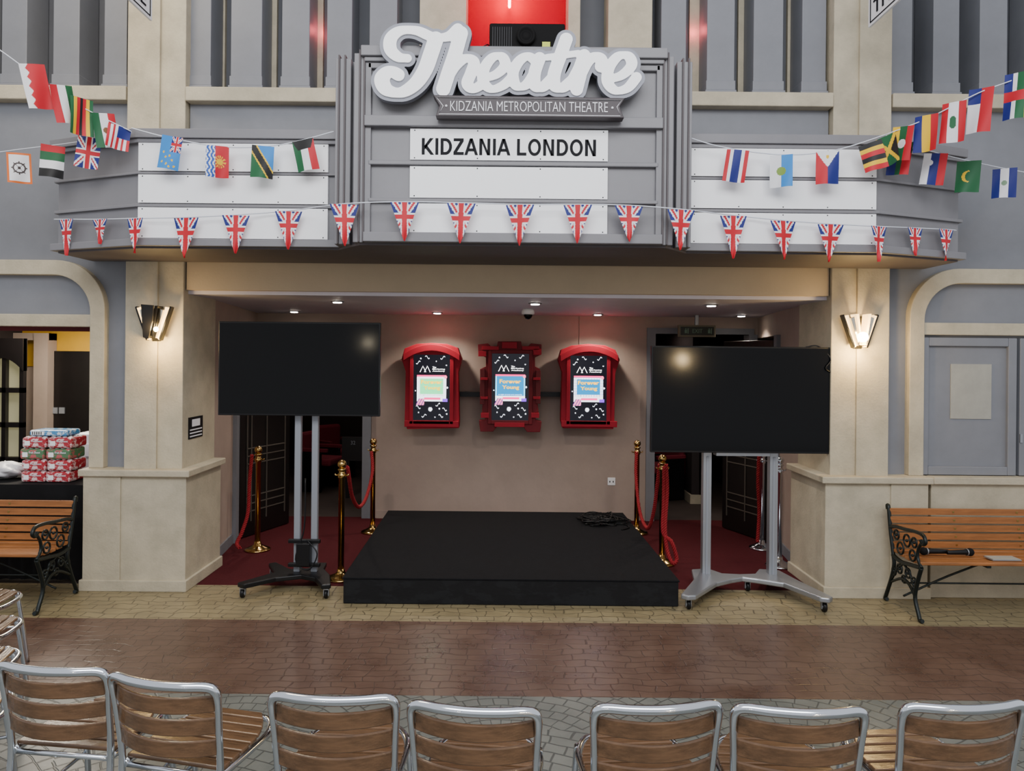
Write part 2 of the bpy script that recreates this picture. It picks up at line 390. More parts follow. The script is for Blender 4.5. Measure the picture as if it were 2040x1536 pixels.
# ------------------------------------------------------------ pillars
for s in (-1,1):
    r=root('pillar',(s*2.86,6.35,0),'cream stone-effect square pillar on wider plinth beside recessed entrance','pillar')
    mb=MB(); X=sorted((s*2.63,s*3.09))
    mb.box(X[0],X[1],6.03,6.7,.97,5.5,M['cream'])
    xm=s*2.83; mb.box(min(xm,s*3.09),max(xm,s*3.09),6.005,6.04,.97,5.5,M['cream']); mk('shaft',mb,r,bevel=.006)
    xo=3.39 
    mb=MB(); X=sorted((s*2.57,s*xo)); mb.box(X[0],X[1],5.97,6.7,0,.92,M['cream'])
    X2=sorted((s*3.09,s*xo)); mb.box(X2[0],X2[1],5.955,5.97,.0,.92,M['cream'])
    mk('plinth',mb,r,bevel=.006)
    mb=MB(); X=sorted((s*2.53,s*(xo+.03))); mb.box(X[0],X[1],5.93,6.71,.92,.975,M['cream']); mk('plinth_cap',mb,r,bevel=.008)
    mb=MB(); X=sorted((s*2.55,s*(xo+.02))); mb.box(X[0],X[1],5.94,6.71,0,.09,M['cream']); mk('plinth_skirting',mb,r,bevel=.006)
mb=MB(); mb.box(3.43,5.6,5.99,6.1,0,.92,M['cream']); mb.box(3.43,5.6,5.95,6.1,.92,.975,M['cream']); struct('trim_4',mb,bevel=.005)
for s in (-1,1):
    for (a,b) in ((1.1,2.62),(3.1,5.6)):
        X=sorted((s*a,s*b)); mb=MB(); mb.box(X[0],X[1],6.0,6.12,3.955,4.07,M['cream']); struct('trim_5',mb,bevel=.008)
    X=sorted((s*3.1,s*3.4)); mb=MB(); mb.box(X[0],X[1],6.005,6.1,2.66,3.47,M['blue']); struct('trim_9',mb)
for (a,b,m) in [(-60,-10,'blue'),(0,50,'blue'),(103,155,'blue'),(205,250,'blue'),(370,418,'blue'),(458,520,'blue'),(560,615,'blue'),(650,700,'blue'),(735,790,'blue'),(835,928,'cream'),(1132,1156,'cream'),(1212,1300,'cream'),(1318,1368,'blue'),(1410,1465,'blue'),(1503,1562,'blue'),(1600,1648,'blue'),(1772,1820,'blue'),(1862,1914,'blue'),(1955,2010,'blue'),(2060,2110,'blue')]:
    xa=W(a,90,YF)[0]; xb=W(b,90,YF)[0]; mb=MB()
    mb.box(xa,xb,6.12,6.41,4.04,5.6,M[m]); mb.box(xa-.015,xb+.015,6.1,6.41,4.04,4.12,M[m]); mb.box(xa-.007,xb+.007,6.11,6.41,4.12,4.2,M[m])
    struct('trim_6',mb,bevel=.005)
mb=MB()
for a in (72,175,437,540,632,1385,1482,1580,1838,1932,2030):
    xa=W(a,90,6.4)[0]; mb.box(xa-.055,xa+.055,6.38,6.42,4.04,5.6,M['cream'])
struct('trim_7',mb)
mb=MB(); x0=W(922,50,6.4)[0]; x1=W(1140,50,6.4)[0]; mb.box(x0,x1,6.395,6.42,4.04,5.6,M['redwall']); struct('wall_sign_niche',mb)
# ------------------------------------------------------------ arches
def arch(s):
    def path(off,r):
        xin=3.27+off; top=2.66-off; pts=[(s*xin,.975),(s*xin,top-r)]
        for k in range(1,12):
            a=k/12*math.pi/2; pts.append((s*(xin+r*(1-math.cos(a))),top-r+r*math.sin(a)))
        pts+=[(s*(xin+r),top),(s*(5.35-off-r),top)]
        for k in range(1,12):
            a=k/12*math.pi/2; pts.append((s*(5.35-off-r+r*math.sin(a)),top-r+r*math.cos(a)))
        pts+=[(s*(5.35-off),top-r),(s*(5.35-off),.975)]
        return pts
    mb=MB(); mb.strip(path(0,.4),path(.12,.3),'y',6.03,6.11,M['cream'])
    X=sorted((s*3.39,s*5.25)); mb.box(X[0],X[1],6.04,6.12,2.12,2.22,M['cream'])
    return struct('window_1' if s<0 else 'window_2',mb,bevel=.006)
arch(-1); arch(1)
for (a,b) in ((1832,2024),(2030,2220)):
    xa=W(a,800,6.06)[0]; xb=W(b,800,6.06)[0]
    r=root('window_shutter',((xa+xb)/2,6.07,.98),'closed blue-grey framed window shutter','shutter',group='window shutters')
    mb=MB(); z0=.98;z1=2.1;t=.07
    mb.box(xa,xa+t,6.05,6.1,z0,z1,M['blue']);mb.box(xb-t,xb,6.05,6.1,z0,z1,M['blue']);mb.box(xa+t,xb-t,6.05,6.1,z0,z0+t,M['blue']);mb.box(xa+t,xb-t,6.05,6.1,z1-t,z1,M['blue'])
    mk('shutter_frame',mb,r,bevel=.006)
    mb=MB(); mb.box(xa+t,xb-t,6.08,6.1,z0+t,z1-t,M['blue']); mk('shutter_panel',mb,r)
    mb=MB(); mb.box(xa-.0,xa+.02,6.04,6.05,1.25,1.32,M['silver']); mk('hinge',mb,r)
a=W(1895,725,6.07); b=W(1975,835,6.07); mb=MB(); mb.box(a[0],b[0],6.073,6.079,b[1],a[1],M['paperw']); mk('paper_notice',mb,label='blank faded paper sheet taped on window shutter',cat='paper')
# ------------------------------------------------------------ marquee
mq=root('theatre_marquee',(0,5.6,2.67),'grey stepped art deco theatre marquee canopy with white letter boards','marquee')
Zb=2.67
mb=MB(); G=M['grey']
mb.box(-.93,.99,5.0,YM,Zb,3.87,G); mk('centre_body',mb,mq,bevel=.005)
mb=MB()
mb.box(-.97,1.03,4.95,YM,3.87,3.9,G); mb.box(-.95,1.01,4.97,YM,3.83,3.87,G); mb.box(-.99,1.05,4.93,YM,3.9,3.97,G)
mb.box(-.965,1.025,4.94,5.01,3.437,3.51,G); mb.box(-.94,1.0,4.965,5.01,3.185,3.215,G); mb.box(-.94,1.0,4.965,5.01,2.937,2.962,G)
mb.box(-.965,1.025,4.93,5.01,Zb-.005,2.73,G)
mk('centre_ledges',mb,mq,bevel=.006)
def wing(s,o):
    return [(s*(3.36+o),YM),(s*(3.36+o),5.55-o*.7),(s*2.6+s*o*.35,5.25-o),(s*1.0,5.25-o),(s*1.0,YM)]
for s in (-1,1):
    mb=MB(); mb.prism(wing(s,0),'z',Zb,3.42,G); mk('wing_body',mb,mq)
    mb=MB(); mb.prism(wing(s,.05),'z',3.42,3.485,G); mb.prism(wing(s,.03),'z',3.39,3.42,G)
    mb.prism(wing(s,.025),'z',3.17,3.187,G); mb.prism(wing(s,.025),'z',2.94,2.962,G)
    mb.prism(wing(s,.045),'z',Zb-.006,2.715,G); mk('wing_ledges',mb,mq,bevel=.004)
    mb=MB(); off=.03
    for (x0,x1,yf) in ((1.215,1.11,5.06),(1.11,1.07,5.12),(1.07,.955,4.97)):
        X=sorted((s*x0+off,s*x1+off)); mb.box(X[0],X[1],yf,5.6,Zb-.006,3.93,G)
    for x0 in (1.19,1.15,1.03,1.0):
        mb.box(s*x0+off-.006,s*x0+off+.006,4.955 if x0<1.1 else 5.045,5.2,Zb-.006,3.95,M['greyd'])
    mk('fin',mb,mq,bevel=.004)
    for (za,zb) in ((3.192,3.388),(2.967,3.165),(2.72,2.935)):
        xa=W(279,380,5.25)[0] if s<0 else W(1373,390,5.25)[0]; xb=W(655,380,5.25)[0] if s<0 else W(1742,390,5.25)[0]
        mb=MB(); mb.box(xa,xb,5.222,5.252,za,zb,M['white'])
        for px in [xa+.03+(xb-xa-.06)*i/4 for i in range(5)]:
            for z in (za+.012,zb-.012): mb.box(px-.004,px+.004,5.2215,5.223,z-.004,z+.004,M['duct'])
        mk('letter_board',mb,mq)
xa=W(818,300,5)[0]; xb=W(1210,300,5)[0]
for i,(za,zb) in enumerate(((3.222,3.43),(2.968,3.178),(2.735,2.93))):
    mb=MB(); mb.box(xa,xb,4.975,5.002,za,zb,M['white'])
    for px in [xa+.03+(xb-xa-.06)*j/3 for j in range(4)]:
        for z in (za+.012,zb-.012): mb.box(px-.004,px+.004,4.9745,4.976,z-.004,z+.004,M['duct'])
    bd=mk('letter_board',mb,mq)
    if i==0:
        p=W(840,307,4.97); q=W(1188,278,4.97); mb=MB(); bold_caps(mb,'KIDZANIA LONDON',p[0],q[0],p[1]-.002,q[1],4.972,4.9755,M['lettext']); mk('lettering',mb,bd,label='bold black capital letters')
mb=MB()
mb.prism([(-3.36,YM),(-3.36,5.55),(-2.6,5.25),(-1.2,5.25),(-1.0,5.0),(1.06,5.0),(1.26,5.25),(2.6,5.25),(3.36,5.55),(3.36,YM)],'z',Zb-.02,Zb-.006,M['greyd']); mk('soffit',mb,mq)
# ------------------------------------------------------------ Theatre sign (union of brush strokes, contoured)
STR=[
 ([(812,116),(793,113),(778,98),(779,76),(798,61),(830,61),(864,74),(894,72),(912,58)],18),
 ([(868,78),(858,108),(846,140),(826,168),(798,184),(770,178),(761,157),(776,142),(794,149)],22),
 ([(918,66),(907,105),(895,140),(883,177)],20),
 ([(888,160),(906,132),(928,116),(944,124),(938,146),(931,166),(942,177),(960,168)],16),
 ([(962,156),(988,148),(1006,130),(1000,113),(982,114),(966,134),(962,160),(978,177),(1002,170),(1022,152)],14.5),
 ([(1070,124),(1052,112),(1034,122),(1022,146),(1028,170),(1046,170),(1062,150),(1074,118)],15),
 ([(1075,116),(1065,146),(1066,170),(1080,174),(1098,158)],17),
 ([(1128,78),(1116,112),(1104,148),(1105,170),(1120,175),(1140,160)],18),
 ([(1090,114),(1122,110),(1152,106)],12),
 ([(1140,162),(1154,136),(1164,110),(1158,142),(1149,178)],17),
 ([(1156,150),(1170,124),(1186,112),(1198,118),(1197,132)],16),
 ([(1210,158),(1238,150),(1258,130),(1252,112),(1232,112),(1214,134),(1210,162),(1226,180),(1250,175),(1268,154)],15)]
GX0,GX1,GY0,GY1,GS=725.0,1305.0,25.0,215.0,2.0
gxs=np.arange(GX0,GX1,GS); gys=np.arange(GY0,GY1,GS)
GXX,GYY=np.meshgrid(gxs,gys); SD=np.full(GXX.shape,1e3)
for (P,w) in STR:
    S=catmull([(p[0],p[1],0) for p in P],10); n=len(S); Wd=[]
    for i in range(n):
        t=(S[min(i+1,n-1)]-S[max(i-1,0)]).normalized(); Wd.append(w*(0.62+0.6*abs(t.y))/2)
    for _ in range(6): Wd=[(Wd[max(i-1,0)]+2*Wd[i]+Wd[min(i+1,n-1)])/4 for i in range(n)]
    for i in range(n-1):
        ax_,ay_=S[i].x,S[i].y; dx,dy=S[i+1].x-ax_,S[i+1].y-ay_; L2=dx*dx+dy*dy+1e-9
        tt=np.clip(((GXX-ax_)*dx+(GYY-ay_)*dy)/L2,0,1)
        d=np.hypot(GXX-ax_-tt*dx,GYY-ay_-tt*dy)-(Wd[i]+(Wd[i+1]-Wd[i])*tt)
        SD=np.minimum(SD,d)
def contour(mb,extra,y0,y1,m):
    A=extra-SD; ny,nx=A.shape; vid={}; vs=[]; fs=[]
    def V(key,x,y):
        if key not in vid:
            a=W(x,y,4.86); vid[key]=len(vs); vs.append((a[0],y0,a[1])); vs.append((a[0],y1,a[1]))
        return vid[key]
    ins=A>0
    for j in range(ny-1):
        for i in range(nx-1):
            cs=[(i,j),(i+1,j),(i+1,j+1),(i,j+1)]
            k=[bool(ins[c[1],c[0]]) for c in cs]
            if not any(k): continue
            poly=[];cross=[]
            for q in range(4):
                c=cs[q]; d=cs[(q+1)%4]
                if k[q]: poly.append(V(c,gxs[c[0]],gys[c[1]]))
                if k[q]!=k[(q+1)%4]:
                    f=A[c[1],c[0]]/(A[c[1],c[0]]-A[d[1],d[0]]); f=min(.999,max(.001,f))
                    key=('e',min(c,d),max(c,d)); v=V(key,gxs[c[0]]+(gxs[d[0]]-gxs[c[0]])*f,gys[c[1]]+(gys[d[1]]-gys[c[1]])*f)
                    poly.append(v); cross.append((v,k[q]))
            if len(poly)>=3:
                fs.append(tuple(poly)); fs.append(tuple(v+1 for v in reversed(poly)))
            outs=[v for v,o in cross if o]; inn=[v for v,o in cross if not o]
            if len(cross)==2: fs.append((outs[0],outs[0]+1,inn[0]+1,inn[0]))
            elif len(cross)==4:
                for a_ in range(4):
                    if cross[a_][1]: b_=cross[(a_+1)%4][0]; fs.append((cross[a_][0],cross[a_][0]+1,b_+1,b_))
    mb.add(vs,fs,m)
ts=root('script_sign',(0,4.9,3.45),'large white script lettering sign with silver-grey edge above ribbon','sign')
mb=MB(); contour(mb,9.5,4.872,4.925,M['signgrey']); mk('sign_backing',mb,ts)
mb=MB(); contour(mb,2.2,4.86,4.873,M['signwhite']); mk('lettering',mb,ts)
mb=MB()
R=[(863,190),(1245,196),(1234,213),(1243,236),(868,232),(876,211)]
mb.prism([W(x,y,4.85) for x,y in R],'y',4.84,4.925,M['ribbon']); rb=mk('ribbon_board',mb,ts,bevel=.004)
e=[(870,194),(1238,200),(1229,213),(1236,231),(874,227),(883,211)]
e3=[WP(x,y,4.838) for x,y in e]
mb=MB(); mb.tube(e3,.0026,M['whitel'],6,closed=True); p=W(897,221,4.838); q=W(1211,204,4.838)
textmesh(mb,'KIDZANIA METROPOLITAN THEATRE',p[0],q[0],p[1],q[1],4.838,M['whitel'],.003,bold=-.01)
for x,y in ((889,211),(1220,215)): mb.ball(WP(x,y,4.838),.0085,M['whitel'],12,8)
mk('lettering',mb,rb)
# projector
pr=root('projector',(.13,5.2,3.972),'black video projector with round lens on marquee top','projector')
a=W(975,103,5.15); b=W(1125,53,5.15)
mb=MB(); mb.box(a[0],b[0],5.1,5.5,3.99,b[1],M['proj']); mk('projector_body',mb,pr,bevel=.012)
lc=W(1048,74,5.1); Mr=Matrix.Translation((lc[0],5.1,lc[1]))@Matrix.Rotation(math.pi/2,4,'X')
mb=MB(); mb.lathe([(.062,-.01),(.066,.03),(.05,.04),(.044,.02),(.03,.03),(.001,.034)],0,0,M['proj'],24,0,M4=Mr); mk('lens',mb,pr)
mb=MB()
for i in range(9):
    x=a[0]+.02+i*.016; mb.box(x,x+.007,5.095,5.101,4.02,b[1]-.03,M['duct'])
mk('vent_grille',mb,pr)
mb=MB(); c1=W(1080,98,5.1);c2=W(1096,84,5.1); mb.box(c1[0],c2[0],5.094,5.1,c1[1],c2[1],M['lemon']); mk('sticker',mb,pr)
mb=MB()
for x in (a[0]+.05,b[0]-.05): 
    for y in (5.15,5.45): mb.box(x-.015,x+.015,y-.015,y+.015,3.972,3.995,M['black'])
mk('foot',mb,pr)
mb=MB(); mb.tube(catmull([(a[0],5.3,4.0),(a[0]-.05,5.25,4.02),(a[0]-.06,5.2,4.06),(a[0]-.01,5.2,4.09),(a[0]+.0,5.25,4.05)],6),.004,M['black'],6); mk('cable',mb,pr)
c=W(1015,8,6.3)
lm=root('neon_lamp',(c[0],6.3,c[1]),'glowing red neon tube lamp high in niche','lamp')
mb=MB(); mb.tube([(c[0],6.35,c[1]),(c[0],6.3,c[1]-.02),(c[0],6.3,c[1]+.5)],.012,M['neon'],8); mk('neon_tube',mb,lm)
light('neon_glow','POINT',(c[0],6.2,c[1]+.05),5,(1,.0,.06),.05,parent=lm)
light('neon_glow','POINT',(c[0],5.75,c[1]+.1),5,(1,.0,.05),.08,parent=lm)
for px in (645,1383):
    c=W(px,60,6.33); light('upper_window_glow','POINT',(c[0],6.33,c[1]),1.0,(1,.12,.14),.04)
# hanging signs
for s in (-1,1):
    r=root('hanging_sign',(s*2.66,5.0,4.37),'white and grey hanging banner sign with thin border','sign')
    mb=MB(); mb.box(s*2.66-.008,s*2.66+.008,4.5,5.5,4.37,5.1,M['white']); mk('sign_board',mb,r)
    mb=MB(); fx=s*2.66-s*.0085; X=sorted((fx,fx-s*.004))
    mb.box(X[0],X[1],4.53,5.47,4.39,4.397,M['lettext'])
    mb.box(X[0],X[1],5.463,5.47,4.39,5.08,M['lettext'])
    if s>0: T=Matrix(((0,1,0,fx-.003),(-1,0,0,5.42),(0,0,1,0),(0,0,0,1)))
    else: T=Matrix(((0,-1,0,fx+.003),(1,0,0,4.6),(0,0,1,0),(0,0,0,1)))
    textmesh(mb,'METROPOLITAN',0,.8,4.58,4.68,0,M['lettext'],.002,T=T); textmesh(mb,'THEATRE',0,.8,4.43,4.53,0,M['lettext'],.002,T=T)
    mk('lettering',mb,r)
    mb=MB(); mb.tube([(s*2.66,4.6,5.1),(s*2.66,4.6,5.6)],.004,M['string'],6); mb.tube([(s*2.66,5.4,5.1),(s*2.66,5.4,5.6)],.004,M['string'],6); mk('hanging_wire',mb,r)
# ------------------------------------------------------------ flags
wh=C(228,228,232); rd=C(190,14,36); bl=C(14,30,115); gn=C(12,90,50); bk=C(14,14,16); yl=C(230,185,20); sk=C(40,130,205); og=C(215,105,30)
def vs_(*cs): return lambda u,v: cs[min(len(cs)-1,int(u*len(cs)))]
def hs_(*cs): return lambda u,v: cs[min(len(cs)-1,int(v*len(cs)))]
def disc(f,cx,cy,r,c,asp=1.45):
    return lambda u,v: c if (u-cx)**2+((v-cy)*asp)**2<r*r else f(u,v)
def jack(u,v,t=1.0):
    x=(u-.5)*1.0; y=(v-.5)
    if abs(x)<.09*t or abs(y)<.07*t: return rd
    if abs(x)<.15*t or abs(y)<.115*t: return wh
    d=min(abs(x-y),abs(x+y))/1.41
    if d<.025*t: return rd
    if d<.085*t: return wh
    return bl
def pen(u,v):
    x=(u-.5); y=(v-.36)
    if abs(x)<.085 or abs(y)<.055: return rd
    if abs(x)<.135 or abs(y)<.095: return wh
    d=min(abs(x-y*.95),abs(x+y*.95))/1.4
    if d<.03: return rd
    if d<.08: return wh
    return bl
def bahrain(u,v):
    return wh if u< .2+.14*abs(((v*5)%1)*2-1) else rd
def us(u,v):
    if u>.45 and v<.5: return bl
    return rd if int(u*9)%2==0 else wh
def wheel(u,v):
    r=math.hypot(u-.5,(v-.5)*1.5)
    if u<.1 or u>.9 or v<.06 or v>.94: return og
    if .2<r<.27 or r<.06: return C(60,50,50)
    if r<.33 and abs(math.sin(4*math.atan2((v-.5)*1.5,u-.5)))<.25: return C(60,50,50)
    return wh
def uae(u,v): 
    return rd if v<.22 else (gn,wh,bk)[min(2,int((v-.22)/.78*3))]
def tuvalu(u,v):
    if u>.5 and v<.48: return jack((u-.5)*2,v/.48)
    for cx,cy in ((.2,.5),(.35,.65),(.55,.6),(.2,.8),(.45,.85),(.7,.72),(.8,.9),(.6,.93)):
        if math.hypot(u-cx,(v-cy)*1.4)<.05: return yl
    return sk
def kiri(u,v):
    if u<.42: return wh if (u*6+.25*math.sin(v*25))%1<.4 else C(30,80,170)
    r=math.hypot(u-.6,(v-.5)*1.4)
    if r<.13 or (r<.27 and math.sin(12*math.atan2(v-.5,u-.6))>.1): return yl
    return rd
def tanz(u,v):
    d=u-v
    if abs(d)<.16: return bk
    if abs(d)<.24: return yl
    return gn if d<0 else sk
def kuw(u,v):
    if v<.3 and abs(u-.5)<.5-v*.6: return bk
    return (gn,wh,rd)[min(2,int(u*3))]
def phil(u,v):
    if v<.5 and abs(u-.5)<.5-v: return yl if math.hypot(u-.5,(v-.18))<.06 else wh
    return rd if u<.5 else bl
def jam(u,v):
    d=min(abs(u-v),abs(u+v-1))
    if d<.1: return yl
    return gn if abs(u-.5)<abs(v-.5) else bk
def safr(u,v):
    if abs(u-.5)<.12 or abs(abs(u-.5)-(.5-v))<.1 and v<.5: return gn
    if v<.35: return bk
    return bl if u<.5 else rd
def leb(u,v):
    if .3<u<.7: return gn if math.hypot(u-.5,(v-.5)*.8)<.13 else wh
    return rd
def chile(u,v):
    if u<.5: return bl if v<.35 else wh
    return rd
def car(u,v):
    if abs(v-.5)<.1: return rd
    return (bl,bl,wh,gn,gn,yl)[min(5,int(u*6))]
def maur(u,v):
    r=math.hypot(u-.5,(v-.5)*1.4); r2=math.hypot(u-.62,(v-.5)*1.4)
    return yl if (r<.26 and r2>.24) else gn
def bunting(pts,Y,flags,label):
    P=catmull([WP(x,y,yy) for x,y,yy in pts],10)
    mid=P[len(P)//2]
    r=root('bunting',tuple(mid),label,'bunting')
    mb=MB(); mb.tube(P,.004,M['string'],6); mk('bunting_cord',mb,r)
    for (x,y,wpx,hpx,tilt,fn,lab,yy) in flags:
        s=yy/F; w=.148; h=hpx*s*.97; yaw=math.acos(max(.3,min(1,wpx*s/w)))*(1 if x<1010 else -1)
        c=Vector(WP(x,y,yy)); ph=random.random()*6
        def pos(u,v):
            lx=(u-.5)*w; lz=-v*h; ly=.012*math.sin(u*5+ph+v*2)*(.3+v)
            a=math.radians(tilt); lx,lz=lx*math.cos(a)+lz*math.sin(a),-lx*math.sin(a)+lz*math.cos(a)
            return (c.x+lx*math.cos(yaw)-ly*math.sin(yaw),c.y-.006+lx*math.sin(yaw)+ly*math.cos(yaw),c.z+lz)
        mb=MB(); mb.grid(34,46,pos,fn,M['flag']); mk('flag',mb,r,label=lab)
Y0=5.1
bunting([(-120,20,4.6),(0,100,4.75),(140,200,5.0),(262,262,5.15)],Y0,[
 (64,128,34,90,-12,bahrain,'white and red serrated flag',4.85),(122,170,22,76,-12,vs_(rd,wh,gn),'red white and green flag',4.95),(164,196,26,76,0,vs_(gn,yl,rd,bk,rd,yl,gn),'green yellow red and black striped flag',5.02),
 (206,226,28,70,-10,disc(vs_(gn,wh,rd),.5,.5,.12,C(120,80,40)),'green white and red flag with emblem',5.08),(240,252,32,48,8,us,'red and white striped flag with blue canton',5.12)],'string of small paper world flags on white cord')
bunting([(-120,325,5.4),(0,303,5.35),(140,285,5.25),(262,264,5.17)],Y0,[
 (38,305,36,62,-3,wheel,'orange bordered white flag with dark wheel',5.28),(107,290,37,66,3,uae,'red green white and black flag',5.22),(180,274,41,64,6,jack,'red white and blue union flag',5.16)],'white cord with three small world flags')
bunting([(262,255,5.15),(340,275,5.12),(450,293,5.12),(560,288,5.12),(665,262,5.1)],Y0,[
 (345,272,43,68,10,tuvalu,'sky blue flag with yellow stars',5.1),(434,291,41,65,0,kiri,'red flag with yellow sun and waves',5.1),(525,291,42,66,3,tanz,'green black and blue diagonal flag',5.1),(603,279,43,64,-12,kuw,'green white red and black flag',5.1)],'string of four world flags hung across marquee')
bunting([(1367,272,5.1),(1440,293,5.12),(1555,308,5.12),(1660,300,5.12),(1765,268,5.15)],Y0,[
 (1470,299,41,66,8,vs_(rd,wh,bl,bl,wh,rd),'red white and blue vertical striped flag',5.1),(1556,309,40,66,0,disc(vs_(wh,sk),.5,.5,.2,C(120,150,60)),'white and sky blue flag with crest',5.1),
 (1648,301,42,68,0,phil,'blue and red flag with white triangle',5.1),(1732,285,38,58,-14,hs_(bk,yl,rd,bk,yl,rd),'black yellow and red striped flag',5.08)],'string of world flags hung across marquee')
bunting([(1765,268,5.14),(1850,235,5.0),(1950,185,4.85),(2040,150,4.75),(2150,90,4.6)],Y0,[
 (1762,272,22,62,-12,jam,'black green and yellow cross flag',5.1),(1800,252,24,70,8,disc(vs_(yl,gn,rd),.5,.5,.2,wh),'yellow green and red flag with star',5.07),(1845,230,26,74,2,vs_(bl,yl,rd),'blue yellow and red vertical striped flag',5.0),
 (1900,204,27,82,3,leb,'red and white flag with green tree',4.92),(1955,176,29,90,5,chile,'white red and blue flag',4.85),(2027,145,29,94,3,car,'multicoloured striped flag with red band',4.75)],'string of small paper world flags on white cord')
bunting([(1765,270,5.18),(1850,300,5.22),(1950,325,5.28),(2040,343,5.35),(2140,360,5.4)],Y0,[
 (1796,284,33,66,8,safr,'multicoloured flag with green band',5.17),(1864,306,35,64,8,disc(vs_(wh,bl,rd),.3,.3,.14,wh),'white blue and red flag with shield',5.2),(1930,321,35,64,4,maur,'green flag with yellow crescent',5.25),(2001,336,34,60,2,disc(vs_(bl,wh,bl),.5,.5,.12,C(120,150,120)),'blue and white striped flag with emblem',5.3)],'white cord with four small world flags')
PX=[135,202,272,371,470,575,686,806,919,1036,1151,1253,1357,1461,1560,1655,1748,1820,1882]
PY=[438,438,436,434,429,421,407,403,405,408,408,410,418,430,440,447,452,455,458]
PB=[510,487,505,514,505,497,490,480,485,490,485,482,498,515,517,522,522,510,520]
def py_(x):
    d=abs(x-1012)
    if d<370: return 4.89
    if d<730: return 5.17
    return 5.17+.30*(d-730)/150
r=root('bunting',(0,5.0,2.9),'long string of union flag triangular pennants along canopy','bunting')
P=[]
for i,(x,y) in enumerate(zip(PX,PY)): P.append(WP(x,y-1,py_(x)-.006))
P=[WP(108,437,py_(108))]+P+[WP(1905,459,py_(1905))]
mb=MB(); mb.tube(catmull(P,5),.004,M['string'],6); mk('bunting_cord',mb,r)
for x,y,b in zip(PX,PY,PB):
    Y=py_(x)-.014; w=56*5.0/F; h=(b-y)*Y/F; c=Vector(WP(x,y,Y)); ph=random.random()*6
    edge=abs(x-1012)>735; yaw=(math.radians(24) if x>1012 else math.radians(-24)) if edge else random.uniform(-.2,.2)
    if edge: w*=.8; c.y-=.02
    tl=random.uniform(-.05,.05)
    def pos(u,v):
        lx=(u-.5)*w*(1-v*.97)+tl*v*h; ly=.012*math.sin(u*4+ph+v*3)*v
        return (c.x+lx*math.cos(yaw)-ly*math.sin(yaw),c.y+lx*math.sin(yaw)+ly*math.cos(yaw),c.z-v*h)
    def col(u,v): return pen(.5+(u-.5)*(1-v*.97),v*.95)
    mb=MB(); mb.grid(32,44,pos,col,M['flag']); mk('pennant',mb,r)
# ------------------------------------------------------------ stage
st=root('stage_platform',(0,7.0,0),'low black carpeted portable stage platform with matt black skirt','stage')
Q=[(-1.24,5.705),(1.335,5.705),(1.29,8.2),(-1.29,8.2)]
mb=MB(); mb.prism(Q,'z',.002,.19,M['scuff']); mk('stage_skirt',mb,st,bevel=.006)
Q2=[(-1.247,5.697),(1.342,5.697),(1.297,8.207),(-1.297,8.207)]
mb=MB(); mb.prism(Q2,'z',.19,.203,M['blackc']); mk('stage_top',mb,st,bevel=.004)
P=[]
for i in range(95):
    a=i*2.1+random.random()*2; rr=.03+.15*random.random(); P.append((1.0+rr*1.7*math.cos(a),7.72+rr*1.6*math.sin(a),.213+.05*random.random()**2))
P+=[(1.2,7.6,.213),(1.24,7.45,.211),(1.15,7.35,.211)]
mb=MB(); mb.tube(catmull(P,4),.006,M['black'],6); mk('cable_tangle',mb,label='tangled pile of black cable on stage',cat='cable')
# ------------------------------------------------------------ TVs
def caster(r,x,y,wr=.035):
    mb=MB(); Mx=Matrix.Translation((x,y,wr))@Matrix.Rotation(math.pi/2,4,'Y')
    mb.lathe([(.008,-.014),(wr,-.012),(wr,.012),(.008,.014)],0,0,M['black'],16,0,M4=Mx)
    mb.lathe([(.015,-.016),(.015,.016)],0,0,M['silver'],10,0,M4=Mx)
    mb.box(x-.02,x+.02,y-.018,y+.018,wr*2,wr*2+.008,M['silver']); mb.box(x-.022,x-.017,y-.012,y+.012,wr*.6,wr*2+.004,M['silver']); mb.box(x+.017,x+.022,y-.012,y+.012,wr*.6,wr*2+.004,M['silver'])
    mk('caster',mb,r)
def tv(rc,Y,bezel,label,name='television_on_stand'):
    x0,y0,x1,y1=rc; a=W(x0,y1,Y); b=W(x1,y0,Y)
    cx=(a[0]+b[0])/2
    r=root(name,(cx,Y+.15,0),label,'television')
    mb=MB(); mb.box(a[0],b[0],Y,Y+.045,a[1],b[1],M['black']); mb.box(a[0]+.2,b[0]-.2,Y+.045,Y+.075,a[1]+.08,b[1]-.12,M['black']); mk('television_body',mb,r,bevel=.004)
    mb=MB(); mb.box(a[0]+bezel,b[0]-bezel,Y-.003,Y+.001,a[1]+bezel*1.3,b[1]-bezel,M['screen']); mk('screen',mb,r)
    return r,a,b
r,a,b=tv((434,643,758,827),6.03,.012,'large black flat television on tall grey twin-column wheeled stand')
xcs=[]
for px in (594,628):
    x=W(px,950,6.16)[0]; xcs.append(x); mb=MB(); mb.box(x-.026,x+.026,6.135,6.185,.115,b[1]-.15,M['greymetal']); mk('column',mb,r,bevel=.006)
mb=MB(); mb.box(xcs[0]-.08,xcs[1]+.1,6.105,6.135,1.6,1.66,M['black']); mb.box(xcs[0]-.08,xcs[1]+.1,6.105,6.135,1.9,1.96,M['black']); mk('mounting_bracket',mb,r)
xb=(xcs[0]+xcs[1])/2
mb=MB()
pl=[(-2.10,5.83),(-2.03,5.78),(-1.84,5.97),(-1.66,6.05),(-1.53,5.98),(-1.43,5.79),(-1.36,5.81),(-1.43,6.07),(-1.52,6.24),(-1.54,6.42),(-1.6,6.42),(-1.66,6.25),(-1.8,6.22),(-1.98,6.42),(-2.03,6.38),(-1.9,6.12)]
mb.prism(pl,'z',.08,.118,M['black']); mk('base',mb,r,bevel=.008)
for x,y in ((-2.055,5.83),(-1.4,5.83),(-1.57,6.39),(-1.99,6.37)): caster(r,x,y)
